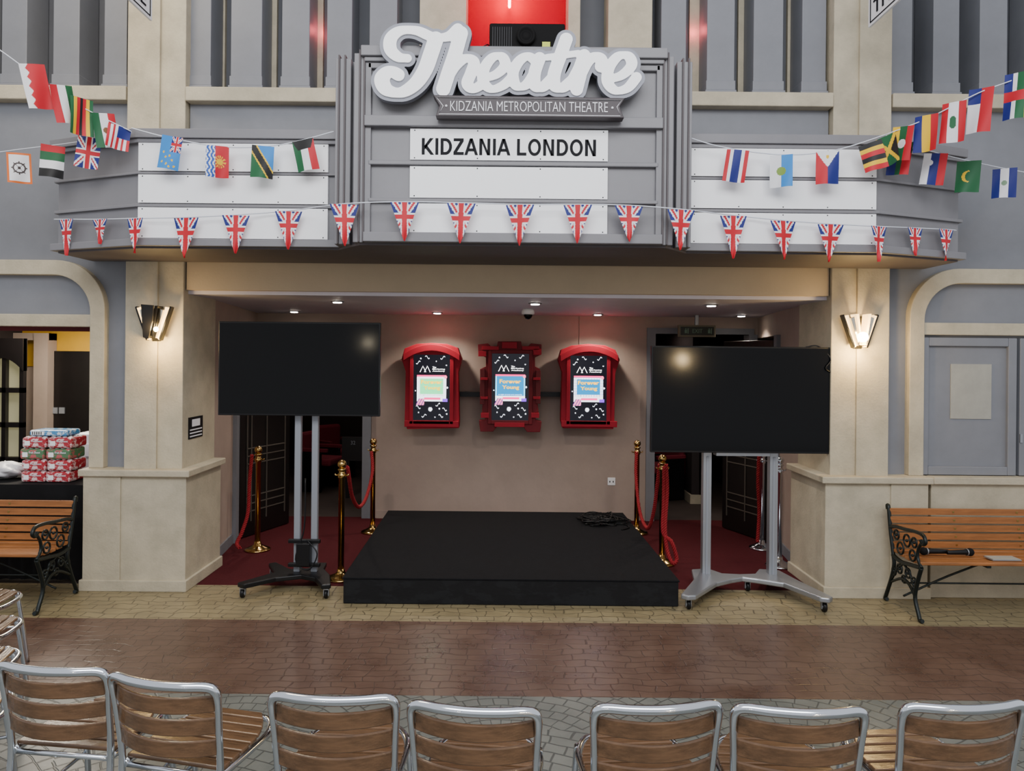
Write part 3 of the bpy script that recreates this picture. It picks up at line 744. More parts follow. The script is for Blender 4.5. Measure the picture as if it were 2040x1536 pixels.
mb=MB(); z0=W(611,1128,6.05)[1]; z1=W(611,1078,6.05)[1]
mb.box(xb-.13,xb+.13,6.09,6.13,z1-.03,z1,M['black']); mb.box(xb-.05,xb+.06,6.04,6.12,z0,z1-.02,M['black']); mb.box(xb-.13,xb+.13,6.09,6.13,z0-.02,z0+.01,M['black']); mk('power_unit',mb,r,bevel=.005)
mb=MB(); mb.tube(catmull([(xb+.03,6.08,z1),(xb+.12,6.05,z0+.1),(xb+.05,6.05,z0-.03),(xb-.06,6.07,z0+.05),(xb-.0,6.1,z1+.1),(xb,6.12,z1+.5)],6),.006,M['black'],6); mk('cable',mb,r)
r,a,b=tv((1296,692,1659,901),6.05,.012,'large black flat television on wide silver twin-column wheeled stand')
xcs=[]
for px in (1407,1539):
    x=W(px,1000,6.19)[0]; xcs.append(x); mb=MB(); mb.box(x-.034,x+.034,6.16,6.23,.12,1.75,M['silver']); mb.box(x-.01,x+.01,6.155,6.16,.12,1.1,M['greymetal']); mk('column',mb,r,bevel=.01)
mb=MB(); mb.box(1.5,2.35,6.125,6.16,1.5,1.58,M['black']); mk('mounting_bracket',mb,r)
mb=MB()
x1,x2=xcs
pl=[(1.335,5.63),(1.375,5.585),(1.44,5.6),(x1+.02,5.93),(x1+.17,6.03),((x1+x2)/2,6.08),(x2-.17,6.03),(x2-.0,5.93),(2.37,5.58),(2.43,5.555),(2.475,5.6),(x2+.15,6.02),(x2+.1,6.3),(x2-.06,6.33),(x2-.14,6.19),((x1+x2)/2,6.17),(x1+.14,6.19),(x1+.06,6.33),(x1-.09,6.3),(x1-.14,6.02)]
mb.prism(pl,'z',.085,.125,M['silver']); mk('base',mb,r,bevel=.01)
for x,y in ((1.4,5.66),(2.42,5.63),(x1,6.27),(x2,6.27),((x1+x2)/2+.05,6.12)): caster(r,x,y,.038)
mb=MB(); xc=(x1+x2)/2; mb.box(xc-.22,xc+.22,6.1,6.2,a[1]-.03,a[1]+.02,M['silver']); mk('lower_bracket',mb,r)
mb=MB(); mb.tube(catmull([WP(1605,692,6.1),WP(1630,690,6.08),WP(1655,715,6.04),WP(1645,735,6.04),WP(1668,750,6.05),WP(1660,770,6.05)],6),.006,M['black'],6); mk('cable',mb,r)
# ------------------------------------------------------------ stanchions
def stanchion(loc,m,label):
    r=root('stanchion',loc,label,'barrier post',local=True,group='rope barrier posts')
    mb=MB(); mb.lathe([(.12,0),(.125,.008),(.12,.018),(.09,.03),(.055,.045),(.035,.06),(.03,.09)],0,0,m,32); mk('base',mb,r)
    mb=MB(); mb.lathe([(.026,.08),(.026,.86),(.034,.865),(.034,.9),(.026,.905),(.026,.925),(.036,.93),(.036,.94),(.018,.95)],0,0,m,20); mk('post',mb,r)
    mb=MB(); mb.ball((0,0,.98),.038,m,20,12); mk('finial',mb,r)
    mb=MB()
    for a in range(4):
        d=Vector((math.cos(a*math.pi/2),math.sin(a*math.pi/2),0)); q=[d*.034+Vector((0,0,.885)),d*.055+Vector((0,0,.885)),d*.058+Vector((0,0,.9))]; mb.tube(q,.006,m,6)
    mk('rope_hook',mb,r); return r
s1=stanchion((W(513,1085,7.25)[0],7.25,0),M['brass'],'polished brass barrier post with ball finial')
for x,Y in ((-1.40,6.34),(-1.435,8.03),(1.43,8.1),(1.455,6.9)): copy_tree(s1,(x,Y,0))
s2=stanchion((W(1518,1000,7.5)[0],7.5,0),M['chrome'],'polished chrome barrier post with ball finial'); copy_tree(s2,(2.53,6.86,0))
def rope(P,label,r=.0105):
    S=catmull(P,26); n=len(S); L=0; ph=[0]
    for i in range(1,n): L+=(S[i]-S[i-1]).length; ph.append(L)
    mb=MB()
    for k in range(3):
        Q=[]
        for i in range(n):
            t=(S[min(i+1,n-1)]-S[max(i-1,0)]).normalized(); a=t.cross(Vector((0,1,0.01))); 
            if a.length<1e-3: a=t.orthogonal()
            a.normalize(); b=t.cross(a); w=ph[i]*90+k*2.094
            Q.append(S[i]+(a*math.cos(w)+b*math.sin(w))*r*1.0)
        mb.tube(Q,r*.85,M['rope'],6)
    mk('barrier_rope',mb,label=label,cat='rope')
def px3(L): return [Vector(WP(x,y,Y)) for x,y,Y in L]
rope(px3([(740,900,7.95),(742,940,7.8),(730,990,7.5),(715,1010,7.1),(702,990,6.8),(695,950,6.5),(692,930,6.41)]),'red braided rope hanging in a loop between brass posts')
rope(px3([(502,906,7.2),(497,960,7.2),(494,1020,7.2),(482,1060,7.15),(472,1082,7.1),(478,1092,7.05)]),'red braided rope hanging down from brass post')
rope(px3([(1268,900,8.03),(1267,950,7.9),(1275,1020,7.6),(1290,1052,7.3),(1302,1020,7.1),(1310,960,6.99),(1314,925,6.96)]),'red braided rope hanging in a loop between brass posts')
rope(px3([(1327,925,6.82),(1329,980,6.8),(1325,1050,6.76),(1329,1095,6.72),(1340,1122,6.65),(1348,1114,6.7),(1338,1080,6.72),(1321,1060,6.76),(1322,1000,6.8),(1323,930,6.82)]),'red braided rope doubled and hanging to carpet')
rope(px3([(1512,906,7.44),(1510,960,7.44),(1512,1020,7.44),(1509,1080,7.4)]),'red braided rope hanging from chrome post')
# ------------------------------------------------------------ poster screens
def painter(kind):
    dots=[(.2,.06,.018),(.62,.1,.014),(.9,.16,.016),(.93,.5,.024),(.06,.55,.016),(.72,.82,.02),(.15,.88,.016),(.6,.95,.016),(.92,.9,.018)]
    sq=[(.38,.04,1),(.8,.045,-1),(.13,.12,-1),(.14,.8,1),(.68,.76,-1),(.86,.83,1),(.3,.93,-1),(.76,.93,1)]
    blu=(0,.16,.36); pk=C(235,50,120); W1=(.8,.84,.92)
    def col(u,v):
        c=(.002,.002,.004)
        for x,y,r in dots:
            if math.hypot(u-x,(v-y)*1.7)<r: c=W1
        for x,y,s in sq:
            du=u-x; dv=(v-y)*1.7
            if abs(du)<.06 and abs(dv-.024*math.sin(du*56)*s-du*.4*s)<.0095: c=W1
        if .10<u<.90 and .31<v<.71:
            if v<.335: c=pk
            elif v>.63: c=W1 if not(.3<u<.75 and .652<v<.682) else pk
            else:
                c=W1 if kind==0 else (blu if .14<u<.86 else C(110,200,240))
                if kind==0 and .18<u<.82 and .365<v<.6: c=(.1,.62,.25)
                if kind==2: 
                    c=W1 if not(int(u*110)%8==0 or int(v*190)%8==0) else C(70,130,210)
                    if .18<u<.82 and .365<v<.6: c=blu
        if .08<u<.30 and .67<v<.77 and (u-.08)/.26+(v-.65)/.12*.4>.35: c=C(220,120,150) if int((u+v)*40)%3 else C(90,40,120)
        if .80<u<.94 and .67<v<.715: c=C(110,50,200)
        if math.hypot(u-.47,(v-.83)*1.7)<.055: c=W1
        if math.hypot(u-.88,(v-.34)*1.7)<.04: c=C(255,110,150)
        return c
    return col
def poster(sc,outline,kind,label):
    x0,y0,x1,y1=sc; Yp=8.45; RM=M['ornred'] if kind==1 else M['red']
    a=W(x0,y1,Yp); b=W(x1,y0,Yp); cx=(a[0]+b[0])/2
    r=root('poster_display',(cx,8.6,a[1]-.1),label,'display screen')
    mb=MB(); mb.prism([W(x,y,Yp) for x,y in outline],'y',Yp,8.62,RM); mb.box(cx-.2,cx+.2,8.62,8.745,a[1]+.1,b[1]-.1,M['black'])
    fr=mk('display_frame',mb,r,bevel=.005)
    mb=MB(); t=.042
    for (p,q,u,v) in ((a[0]-t,a[0],a[1]-t,b[1]+t),(b[0],b[0]+t,a[1]-t,b[1]+t),(a[0],b[0],a[1]-t,a[1]),(a[0],b[0],b[1],b[1]+t)):
        mb.box(p,q,Yp-.025,Yp+.005,u,v,RM)
    mk('frame_moulding',mb,r,bevel=.004)
    if kind!=1:
        mb=MB()
        xs=sorted([p[0] for p in outline]); xl_,xr_=xs[0],xs[-1]; ym=min(p[1] for p in outline)
        A=[];B=[]
        for i in range(13):
            t_=i/12; x=xl_+4+(xr_-xl_-8)*t_; yy=ym+3+20*(2*t_-1)**2; A.append(W(x,yy,Yp)); B.append(W(x,yy+13,Yp))
        mb.strip(A,B,'y',Yp-.04,Yp+.01,RM); mk('frame_arch_moulding',mb,r,bevel=.004)
        p=W(xl_+6,850,Yp);q=W(xr_-6,839,Yp); mb=MB(); mb.box(p[0],q[0],Yp-.025,Yp+.01,p[1],q[1],RM); mk('frame_sill',mb,r,bevel=.004)
    else:
        for (x,y,w,h) in ((953,700,16,10),(1062,695,16,12),(956,735,10,70),(1067,738,10,66),(985,842,60,8),(1000,682,30,12),(958,822,16,10),(1058,822,16,10),(960,690,34,7),(1040,690,34,7),(958,752,14,5),(958,790,14,5),(1062,752,14,5),(1062,790,14,5)):
            mb=MB(); p=W(x,y+h,Yp);q=W(x+w,y,Yp); mb.box(p[0],q[0],Yp-(.03 if h>5 else .04),Yp+.01,p[1],q[1],M['redd'] if h>20 else M['red']); mk('frame_ornament',mb,r,bevel=.003)
    mb=MB()
    pos=lambda u,v:(a[0]+(b[0]-a[0])*u,Yp-.0135,b[1]-(b[1]-a[1])*v)
    mb.grid(110,190,pos,painter(kind),M['scr']); 
    scn=mk('screen',mb,r)
    w=b[0]-a[0]; h=b[1]-a[1]
    mb=MB(); T_=lambda s,u0,u1,v0,v1,m,bd=.02: textmesh(mb,s,a[0]+w*u0,a[0]+w*u1,b[1]-h*v1,b[1]-h*v0,Yp-.016,m,.001,bold=bd)
    for i,s in enumerate(('The','Marketing','Academy')): T_(s,.52,.62 if i==0 else .86,.18+.03*i,.202+.03*i,M['whitetxt'])
    zz=lambda u,v:(a[0]+w*u,Yp-.016,b[1]-h*v)
    mb.tube([zz(.18,.265),zz(.26,.175),zz(.34,.265)],.004,M['whitetxt'],4); mb.tube([zz(.30,.265),zz(.38,.175),zz(.46,.265)],.004,M['whitetxt'],4)
    T_('Forever',.21,.79,.385,.445,M['pinktxt'],.03); T_('Young',.28,.74,.475,.545,M['pinktxt'],.03)
    T_('A night of arts and creativity',.18,.82,.608,.622,M['whitetxt'] if kind==1 else M['lettext'],0)
    mk('screen_text',mb,scn)
A1=[(811,855),(806,838),(808,740),(800,715),(806,694),(830,685),(860,683),(890,685),(912,693),(920,715),(913,742),(915,838),(914,853)]
poster((823,707,897,837),A1,0,'wall-mounted digital poster screen in red arched frame')
A2=[(957,860),(954,838),(966,838),(966,822),(960,822),(963,780),(957,780),(957,735),(968,730),(968,712),(953,706),(952,686),(972,684),(978,690),(990,690),(992,680),(1038,680),(1040,690),(1052,690),(1058,684),(1079,686),(1079,706),(1066,712),(1066,730),(1076,735),(1076,780),(1069,780),(1073,822),(1067,822),(1067,838),(1079,840),(1076,861),(1050,861),(1042,850),(990,850),(982,860)]
poster((979,705,1054,837),A2,1,'wall-mounted digital poster screen in ornate stepped maroon frame')
A3=[(1121,853),(1117,838),(1120,742),(1112,717),(1118,697),(1140,688),(1172,685),(1205,688),(1226,697),(1235,717),(1226,744),(1224,838),(1222,855)]
poster((1135,709,1209,838),A3,2,'wall-mounted digital poster screen in red arched frame')
for (x0,x1) in ((916,962),(1074,1116)):
    p=W(x0,790,8.66); q=W(x1,781,8.66); mb=MB(); mb.box(p[0],q[0],8.63,8.66,p[1],q[1],M['black']); mb.box(p[0]+.05,p[0]+.09,8.66,8.745,p[1],q[1],M['black']); mk('cable_tray',mb,label='black cable conduit joining poster screens on wall',cat='conduit')
# ------------------------------------------------------------ small wall items
c=W(1218,959,YB); r=root('wall_socket',(c[0],YB,c[1]),'white double wall socket on plaster wall','socket')
mb=MB(); mb.box(c[0]-.045,c[0]+.045,YB-.012,YB,c[1]-.045,c[1]+.045,M['white']); mk('socket_plate',mb,r,bevel=.004)
mb=MB(); 
for dx in (-.02,.02): mb.box(c[0]+dx-.006,c[0]+dx+.006,YB-.014,YB-.011,c[1]-.012,c[1]+.008,M['duct'])
mk('socket_hole',mb,r)
c=W(1052,628,7.6); r=root('security_camera',(c[0],7.6,ZC-.12),'white ceiling dome security camera','camera')
mb=MB(); mb.lathe([(.055,0),(.065,-.02),(.065,-.05),(.05,-.055)],c[0],7.6,M['white'],20,ZC); mk('camera_housing',mb,r)
mb=MB(); mb.ball((c[0],7.6,ZC-.06),.045,M['screen'],16,8); mk('camera_dome',mb,r)
p=W(1156,690,YB-.02); mb=MB(); mb.box(p[0]-.012,p[0]+.012,YB-.02,YB,p[1],ZC,M['mauve']); mk('conduit',mb,label='painted vertical cable conduit on plaster wall',cat='conduit')
mb=MB(); c=W(430,683,7.0); mb.box(-2.69,-2.665,6.95,7.02,c[1]-.05,c[1]+.04,M['white']); mk('wall_switch',mb,label='small white switch box on plaster wall',cat='switch',bevel=.004)
p=W(1352,671,8.3); q=W(1426,648,8.3); r=root('exit_sign',((p[0]+q[0])/2,8.32,p[1]),'dim dark green exit sign box under ceiling','exit sign')
mb=MB(); mb.box(p[0],q[0],8.3,8.36,p[1],q[1],M['exitframe']); mb.box(p[0]+.02,q[0]-.02,8.292,8.3,p[1]+.02,q[1]-.02,M['exitbox']); mb.box((p[0]+q[0])/2-.02,(p[0]+q[0])/2+.02,8.31,8.35,q[1],ZC,M['silver']); mk('sign_box',mb,r,bevel=.003)
mb=MB(); cx=(p[0]+q[0])/2; zc=(p[1]+q[1])/2
textmesh(mb,'EXIT',cx-.055,cx+.055,zc-.022,zc+.022,8.29,M['exitlet'],.002)
for s in (-1,1):
    x=cx+s*.13; mb.box(x-.012,x+.012,8.286,8.29,zc-.025,zc+.012,M['exitlet']); mb.ball((x,8.288,zc+.022),.008,M['exitlet'],8,6); mb.box(x+.02,x+.03,8.286,8.29,zc-.03,zc+.03,M['exitlet'])
mk('lettering',mb,r)
mb=MB(); mb.box(-2.629,-2.623,6.14,6.42,1.2,1.38,M['black']); r=mk('notice_plate',mb,label='small black and white notice plate on pillar side',cat='notice')
mb=MB(); mb.box(-2.6225,-2.6215,6.2,6.36,1.30,1.36,M['whitel'])
for i in range(3): mb.box(-2.6225,-2.6215,6.16,6.40,1.215+i*.027,1.225+i*.027,M['whitel'])
mk('notice_lines',mb,r)
for px,Y in ((586,8.3),(871,8.3),(1191,8.3),(1477,8.3),(672,6.75),(1066,6.75),(1417,6.75)):
    x=W(px,620,Y)[0]
    r=root('downlight',(x,Y,ZC),'small round recessed ceiling downlight, lit','light',group='recessed downlights')
    mb=MB(); mb.lathe([(.06,-.002),(.06,-.008),(.045,-.01)],x,Y,M['silver'],20,ZC); mk('light_ring',mb,r)
    mb=MB(); mb.lathe([(.04,-.011),(.038,-.016),(.01,-.018)],x,Y,M['spotm'],16,ZC); mk('light_lens',mb,r)
    light('spot','SPOT',(x,Y,ZC-.03),46 if Y>8 else 42,(1,.88,.76),.04,spot=135,parent=r)
# sconces
def sconce(cx,top,bot,label,warm):
    Y=6.0
    c=W(cx,(top+bot)/2,Y); r=root('wall_sconce',(c[0],Y,W(cx,bot,Y)[1]),label,'wall lamp')
    h=bot-top
    def poly(L,y0,y1,m,nm):
        mb=MB(); mb.prism([W(cx+x,top+y*h,Y) for x,y in L],'y',y0,y1,m); return mk(nm,mb,r,bevel=.002)
    poly([(-14,.05),(14,.05),(8,1),(-8,1)],5.985,6.004,M['black'],'back_plate')
    for s in (-1,1):
        poly([(s*36,.03),(s*33,.0),(s*11,.93),(s*14,.98)],5.93,5.985,M['black'],'fan_edge')
        poly([(s*32,.05),(s*24,.02),(s*8,.9),(s*11,.96)],5.93,5.985,M['frosted'],'fan_blade')
        poly([(s*23,.12),(s*16,.07),(s*5,.88),(s*8,.92)],5.90,5.985,M['mirror'] ,'glass_blade')
        poly([(s*15,.0),(s*9,.0),(s*3,.85),(s*5,.9)],5.88,5.985,M['black'] if warm<1 else M['frosted'],'inner_blade')
    cc=W(cx,top+.55*h,5.93)
    mb=MB(); mb.ball((cc[0]+.02,5.87,cc[1]-.03),.02 if warm<1 else .042,M['bulb'],12,8); mk('bulb',mb,r)
    if warm<1: poly([(-12,-.03),(12,.0),(10,.45),(2,.95),(-8,.9)],5.83,5.85,M['black'],'lamp_guard')
    k=1 if warm<1 else 1.6
    light('sconce_light','POINT',(cc[0]+.03,5.80,cc[1]-.02),6.5*k,(1,.66,.26),.03,parent=r)
    light('sconce_light','POINT',(cc[0],5.9,W(cx,bot+6,Y)[1]),6*k,(1,.66,.24),.02,parent=r)
sconce(313,611,680,'art deco fan-shaped wall sconce with black centre, lit',.5)
sconce(1707,627,695,'art deco fan-shaped mirrored glass wall sconce, lit',1)
# ------------------------------------------------------------ benches
def bench():
    r=root('park_bench',(0,0,0),'wooden slatted park bench with black scrolled cast iron ends','bench',local=True,group='park benches')
    Lb=1.5
    for x in (0,Lb):
        mb=MB(); I=M['iron']
        def t(P,rad=.013,n=8): mb.tube(catmull([(x,y,z) for y,z in P],6),rad,I,n)
        t([(.0,.02),(.03,.015),(.05,.05),(.1,.16),(.07,.28),(.02,.4)],.015)
        t([(.50,.02),(.53,.015),(.51,.06),(.44,.2),(.4,.32),(.42,.42),(.46,.58),(.49,.74),(.51,.76),(.505,.73)],.015)
        t([(.02,.4),(.15,.385),(.3,.37),(.42,.39)],.016)
        t([(.46,.6),(.38,.62),(.25,.63),(.1,.645),(.0,.64),(-.03,.6),(.0,.575),(.03,.6)],.014)
        t([(.02,.4),(.07,.46),(.06,.53),(.02,.58)],.012)
        t([(.09,.16),(.2,.24),(.3,.24),(.43,.18)],.011)
        t([(.09,.18),(.17,.31),(.27,.37)],.009); t([(.43,.2),(.34,.31),(.25,.37)],.009)
        for (y,z,q) in ((.14,.46,.04),(.22,.55,.045),(.31,.47,.045),(.37,.56,.035),(.12,.56,.035),(.2,.31,.035),(.32,.31,.035),(.26,.25,.025),(.12,.27,.03),(.4,.27,.03)):
            mb.tube([(x,y+q*math.cos(k*math.pi/6),z+q*math.sin(k*math.pi/6)) for k in range(12)],.008,I,6,closed=True)
            mb.ball((x,y,z),.012,I,8,6)
        mk('cast_iron_end',mb,r)
    for i in range(5):
        y=.03+i*.082; z=.415-.01*math.sin(i*.8)
        mb=MB(); mb.box(.0,Lb,y,y+.062,z-.0,z+.025,M['wood']); mk('seat_slat',mb,r,bevel=.006)
    for i in range(5):
        z=.47+i*.062; y=.425+(z-.42)*.2
        mb=MB(); mb.box(-.0,Lb,y-.012,y+.012,z-.024,z+.024,M['wood'])
        for x in (.5,1.0): mb.box(x-.008,x+.008,y-.014,y-.012,z-.008,z+.008,M['brass'])
        mk('back_slat',mb,r,bevel=.006)
    mb=MB(); mb.tube(catmull([(.0,.26,.12),(.4,.26,.3),(.75,.26,.4),(1.1,.26,.3),(Lb,.26,.12)],6),.009,M['iron'],6); mb.tube([(0,.26,.22),(Lb,.26,.22)],.007,M['iron'],6)
    for x in (.5,1.0): mb.box(x-.015,x+.015,.03,.42,.40,.415,M['iron'])
    mk('brace',mb,r)
    return r
b1=bench(); b1.location=(3.03,5.385,0)
copy_tree(b1,(-4.90,5.37,0))
def mic(x,y,rot):
    r=root('microphone',(x,y,.442+.031),'black handheld microphone lying on bench seat','microphone',rot=rot,local=True,group='microphones on bench')
    Mx=Matrix.Rotation(math.pi/2,4,'Y')
    mb=MB(); mb.lathe([(.012,-.12),(.016,-.115),(.02,.02),(.024,.04)],0,0,M['black'],16,0,M4=Mx); mk('handle',mb,r)
    mb=MB(); mb.ball((.065,0,0),.03,M['blackm'],16,10); mk('mesh_head',mb,r)
    mb=MB(); mb.lathe([(.026,.036),(.026,.044)],0,0,M['silver'],16,0,M4=Mx); mk('ring',mb,r)
mic(3.22,5.6,math.pi-.05); mic(3.43,5.58,.1)
mb=MB(); mb.box(3.585,3.8,5.46,5.57,.442,.450,M['silver']); r=mk('tablet_computer',mb,label='small pale silver tablet lying on wooden bench',cat='tablet',bevel=.003)
mb=MB(); mb.box(3.59,3.795,5.464,5.566,.4505,.4535,M['paperw']); mk('tablet_cover',mb,r)
# ------------------------------------------------------------ left shop interior
mb=MB(); mb.box(-5.6,-3.3,8.6,8.7,0,ZC,M['mauve']); mb.box(-5.6,-3.3,8.58,8.6,1.75,ZC,M['yellow']); struct('wall_shop_back',mb)
mb=MB(); mb.box(-5.6,-3.4,6.3,6.34,2.09,2.2,M['redd']); struct('trim_8',mb)
xa=W(98,800,8.5)[0]
r=root('service_door',(-3.8,8.55,0.005),'dark brown flush door with switch plate','door')
mb=MB(); mb.box(xa,-3.42,8.52,8.575,.005,1.93,M['darkdoor']); mk('door_leaf',mb,r,bevel=.004)
mb=MB(); 
for px in (108,122): 
    c=W(px,818,8.5); mb.box(c[0]-.03,c[0]+.03,8.505,8.52,c[1]-.035,c[1]+.035,M['greymetal'])
mk('switch_plate',mb,r)
xa=W(66,800,8.4)[0]; xb_=W(94,800,8.4)[0]; mb=MB(); mb.box(xa,xb_,8.4,8.57,0,2.13,M['mauve']); mb.box(xa-.5,xb_,8.42,8.57,2.05,2.13,M['mauve']); mk('door_jamb',mb,label='plain off-white door frame post inside shop',cat='door frame')
xa=W(-40,800,7.5)[0]; xb_=W(46,800,7.5)[0]; r=root('display_cabinet',((xa+xb_)/2,7.6,0.0),'dark wooden cabinet with lit glass panes','cabinet')
z0=.0;z1=2.05
mb=MB(); 
for x in (xa,xb_-.04,(xa+xb_)/2): mb.box(x,x+.04,7.5,7.55,z0,z1,M['darkdoor'])
for z in (.0,.8,1.15,1.5,1.95): mb.box(xa,xb_,7.5,7.55,z,z+.05,M['darkdoor'])
A=[];B=[]
for i in range(13):
    t=-1+i/6; x=(xa+xb_)/2+t*(xb_-xa)/2; A.append((x,2.05)); B.append((x,1.85-.13*t*t))
mb.strip(A,B,'y',7.49,7.56,M['darkdoor'])
mb.box(xa,xb_,7.55,7.8,0,.8,M['darkdoor']); mk('cabinet_frame',mb,r)
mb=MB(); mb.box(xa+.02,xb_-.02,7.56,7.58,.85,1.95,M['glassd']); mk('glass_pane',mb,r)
mb=MB(); tx1=W(172,1000,6.15)[0]
r=root('draped_table',((-4.9+tx1)/2,6.5,0),'serving table covered with black cloth behind bench','table')
mb=MB(); mb.box(-4.9,tx1-.02,6.17,6.75,.78,.805,M['darkdoor'])
for x in (-4.85,-3.5):
    for y in (6.2,6.7): mb.box(x,x+.05,y,y+.05,0,.78,M['darkdoor'])
mk('table_top',mb,r)
mb=MB(); pos=lambda u,v:(-4.91+(tx1+4.91)*u,6.155-.0-.012*v*math.sin(u*90)-.01*v,.812-v*.78); mb.grid(160,8,pos,None,M['blackm'])
mb.box(-4.91,tx1,6.155,6.77,.806,.812,M['blackm']); mb.box(tx1-.004,tx1,6.155,6.77,.1,.806,M['blackm']); mk('tablecloth',mb,r)
mats=['pinkl','pinkl','greenl','pinkl']; zb=.812
for lay in range(4):
    for k in range(2):
        w=.205; h=.09; x=-4.09+k*.215+random.uniform(-.012,.012)+.012*(lay%2); z=zb+lay*(h+.006)+.002
        m=mats[lay]
        r=root('drink_multipack',(x+w/2,6.38,z),'shrink-wrapped multipack of small juice bottles stacked on table','drinks pack',group='stacked drink multipacks')
        mb=MB(); mb.box(x,x+w,6.26,6.5,z,z+h,M[m]); mk('film_wrap',mb,r,bevel=.018)
        mb=MB()
        for i in range(4):
            for j in range(3): mb.lathe([(.018,h-.004),(.018,h+.003),(.008,h+.005)],x+.03+i*.048,6.3+j*.075,M['plastic'],10,z)
        mk('bottle_cap',mb,r)
        mb=MB(); textmesh(mb,'Fruit Shoot',x+.08,x+w-.03,z+.05,z+.068,6.258,M['whitel'],.001,bold=.01); mb.box(x+.025,x+.07,6.2575,6.2595,z+.02,z+.06,M['white']); mk('label_print',mb,r)
z=zb+4*.096+.004
r=root('drink_multipack',(-3.92,6.4,z),'clear-wrapped blue multipack of small bottles on top','drinks pack',group='stacked drink multipacks')
mb=MB(); mb.box(-4.04,-3.72,6.29,6.5,z,z+.05,M['bluel']); mk('film_wrap',mb,r,bevel=.015)
mb=MB(); mb.box(-4.02,-3.91,6.285,6.289,z+.01,z+.04,M['white']); 
for i in range(5): mb.box(-4.01+i*.018,-4.003+i*.018,6.2835,6.285,z+.012,z+.038,M['lettext'])
mk('barcode_label',mb,r)
mb=MB(); rn=random.Random(3)
k=14;n=22;vs=[]
for i in range(k+1):
    f=i/k
    for j in range(n):
        a=2*math.pi*j/n; rr=math.sin(math.pi*min(1,f*1.02+.02))**.6*(.15+.035*math.sin(5*a+3*f*4)+.02*rn.random())
        vs.append((-4.33+rr*math.cos(a)*1.1,6.42+rr*math.sin(a)*.8,zb+.003+f*.15+(.015*rn.random() if 0<i<k else 0)))
fs=[(i*n+j,i*n+(j+1)%n,(i+1)*n+(j+1)%n,(i+1)*n+j) for i in range(k) for j in range(n)]+[tuple(range(n-1,-1,-1)),tuple(k*n+j for j in range(n))]
mb.add(vs,fs,M['plastic'],True); mk('plastic_bag',mb,label='crumpled white plastic bag on black table',cat='plastic bag')
xa=W(148,900,7.0)[0]
mb=MB(); mb.box(xa,xa+.5,6.95,7.4,0.0,1.15,M['white']); r=mk('white_cabinet',mb,label='white low storage cabinet with drawers',cat='cabinet',bevel=.01)
for z in (.5,.8): 
    mb=MB(); mb.box(xa+.03,xa+.47,6.935,6.95,z,z+.26,M['white']); dr=mk('drawer',mb,r,bevel=.004)
    mb=MB(); mb.box(xa+.15,xa+.35,6.92,6.935,z+.13,z+.145,M['silver']); mk('handle',mb,dr)
light('shop_light','AREA',(-4.4,7.4,2.35),70,(1,.9,.75),1.0)
mb=MB(); mb.lathe([(.07,0),(.07,-.01),(.05,-.015)],-4.55,7.9,M['spotm'],16,ZC); mk('downlight',mb,label='round lit ceiling downlight inside shop',cat='light',group='recessed downlights')
# ------------------------------------------------------------ auditorium chairs
def seat():
    r=root('theatre_chair',(0,0,0),'red velvet tip-up theatre chair','chair',local=True,group='auditorium chairs')
    mb=MB(); mb.box(-.24,.24,.3,.4,.3,.82,M['seatred']); mk('backrest',mb,r,bevel=.04)
    mb=MB(); mb.box(-.23,.23,-.12,.3,.36,.46,M['seatred']); mk('seat',mb,r,bevel=.03)
    for s in (-1,1):
        mb=MB(); mb.box(s*.27-.025,s*.27+.025,-.1,.36,.56,.61,M['seatred']); mb.box(s*.27-.02,s*.27+.02,.0,.34,0.0,.56,M['black']); mk('armrest',mb,r,bevel=.01)
    return r
s0=seat(); s0.location=(-2.5,10.6,0); s0.rotation_euler=(0,0,1.3)
for (x,y,a) in ((-1.75,11.3,0.9),(-2.55,11.5,.9),(2.0,10.2,-1.2)): copy_tree(s0,(x,y,0),a)
mb=MB(); mb.box(-2.2,-1.5,9.95,10.0,.5,.82,M['darkdoor']); mb.box(-2.15,-2.1,9.96,9.99,0,.5,M['darkdoor']); mb.box(-1.6,-1.55,9.96,9.99,0,.5,M['darkdoor']); rb_=mk('row_barrier',mb,label='dark panel barrier with white row numbers',cat='barrier')
mb=MB(); textmesh(mb,'32',-2.08,-2.02,.72,.77,9.945,M['greymetal'],.002); textmesh(mb,'32',-1.8,-1.74,.72,.77,9.945,M['greymetal'],.002); mk('row_numbers',mb,rb_)
light('auditorium_light','AREA',(-2.3,10.8,2.3),6,(1,.8,.7),1.0); light('auditorium_light','AREA',(1.85,10.4,2.3),6,(1,.8,.7),.8)
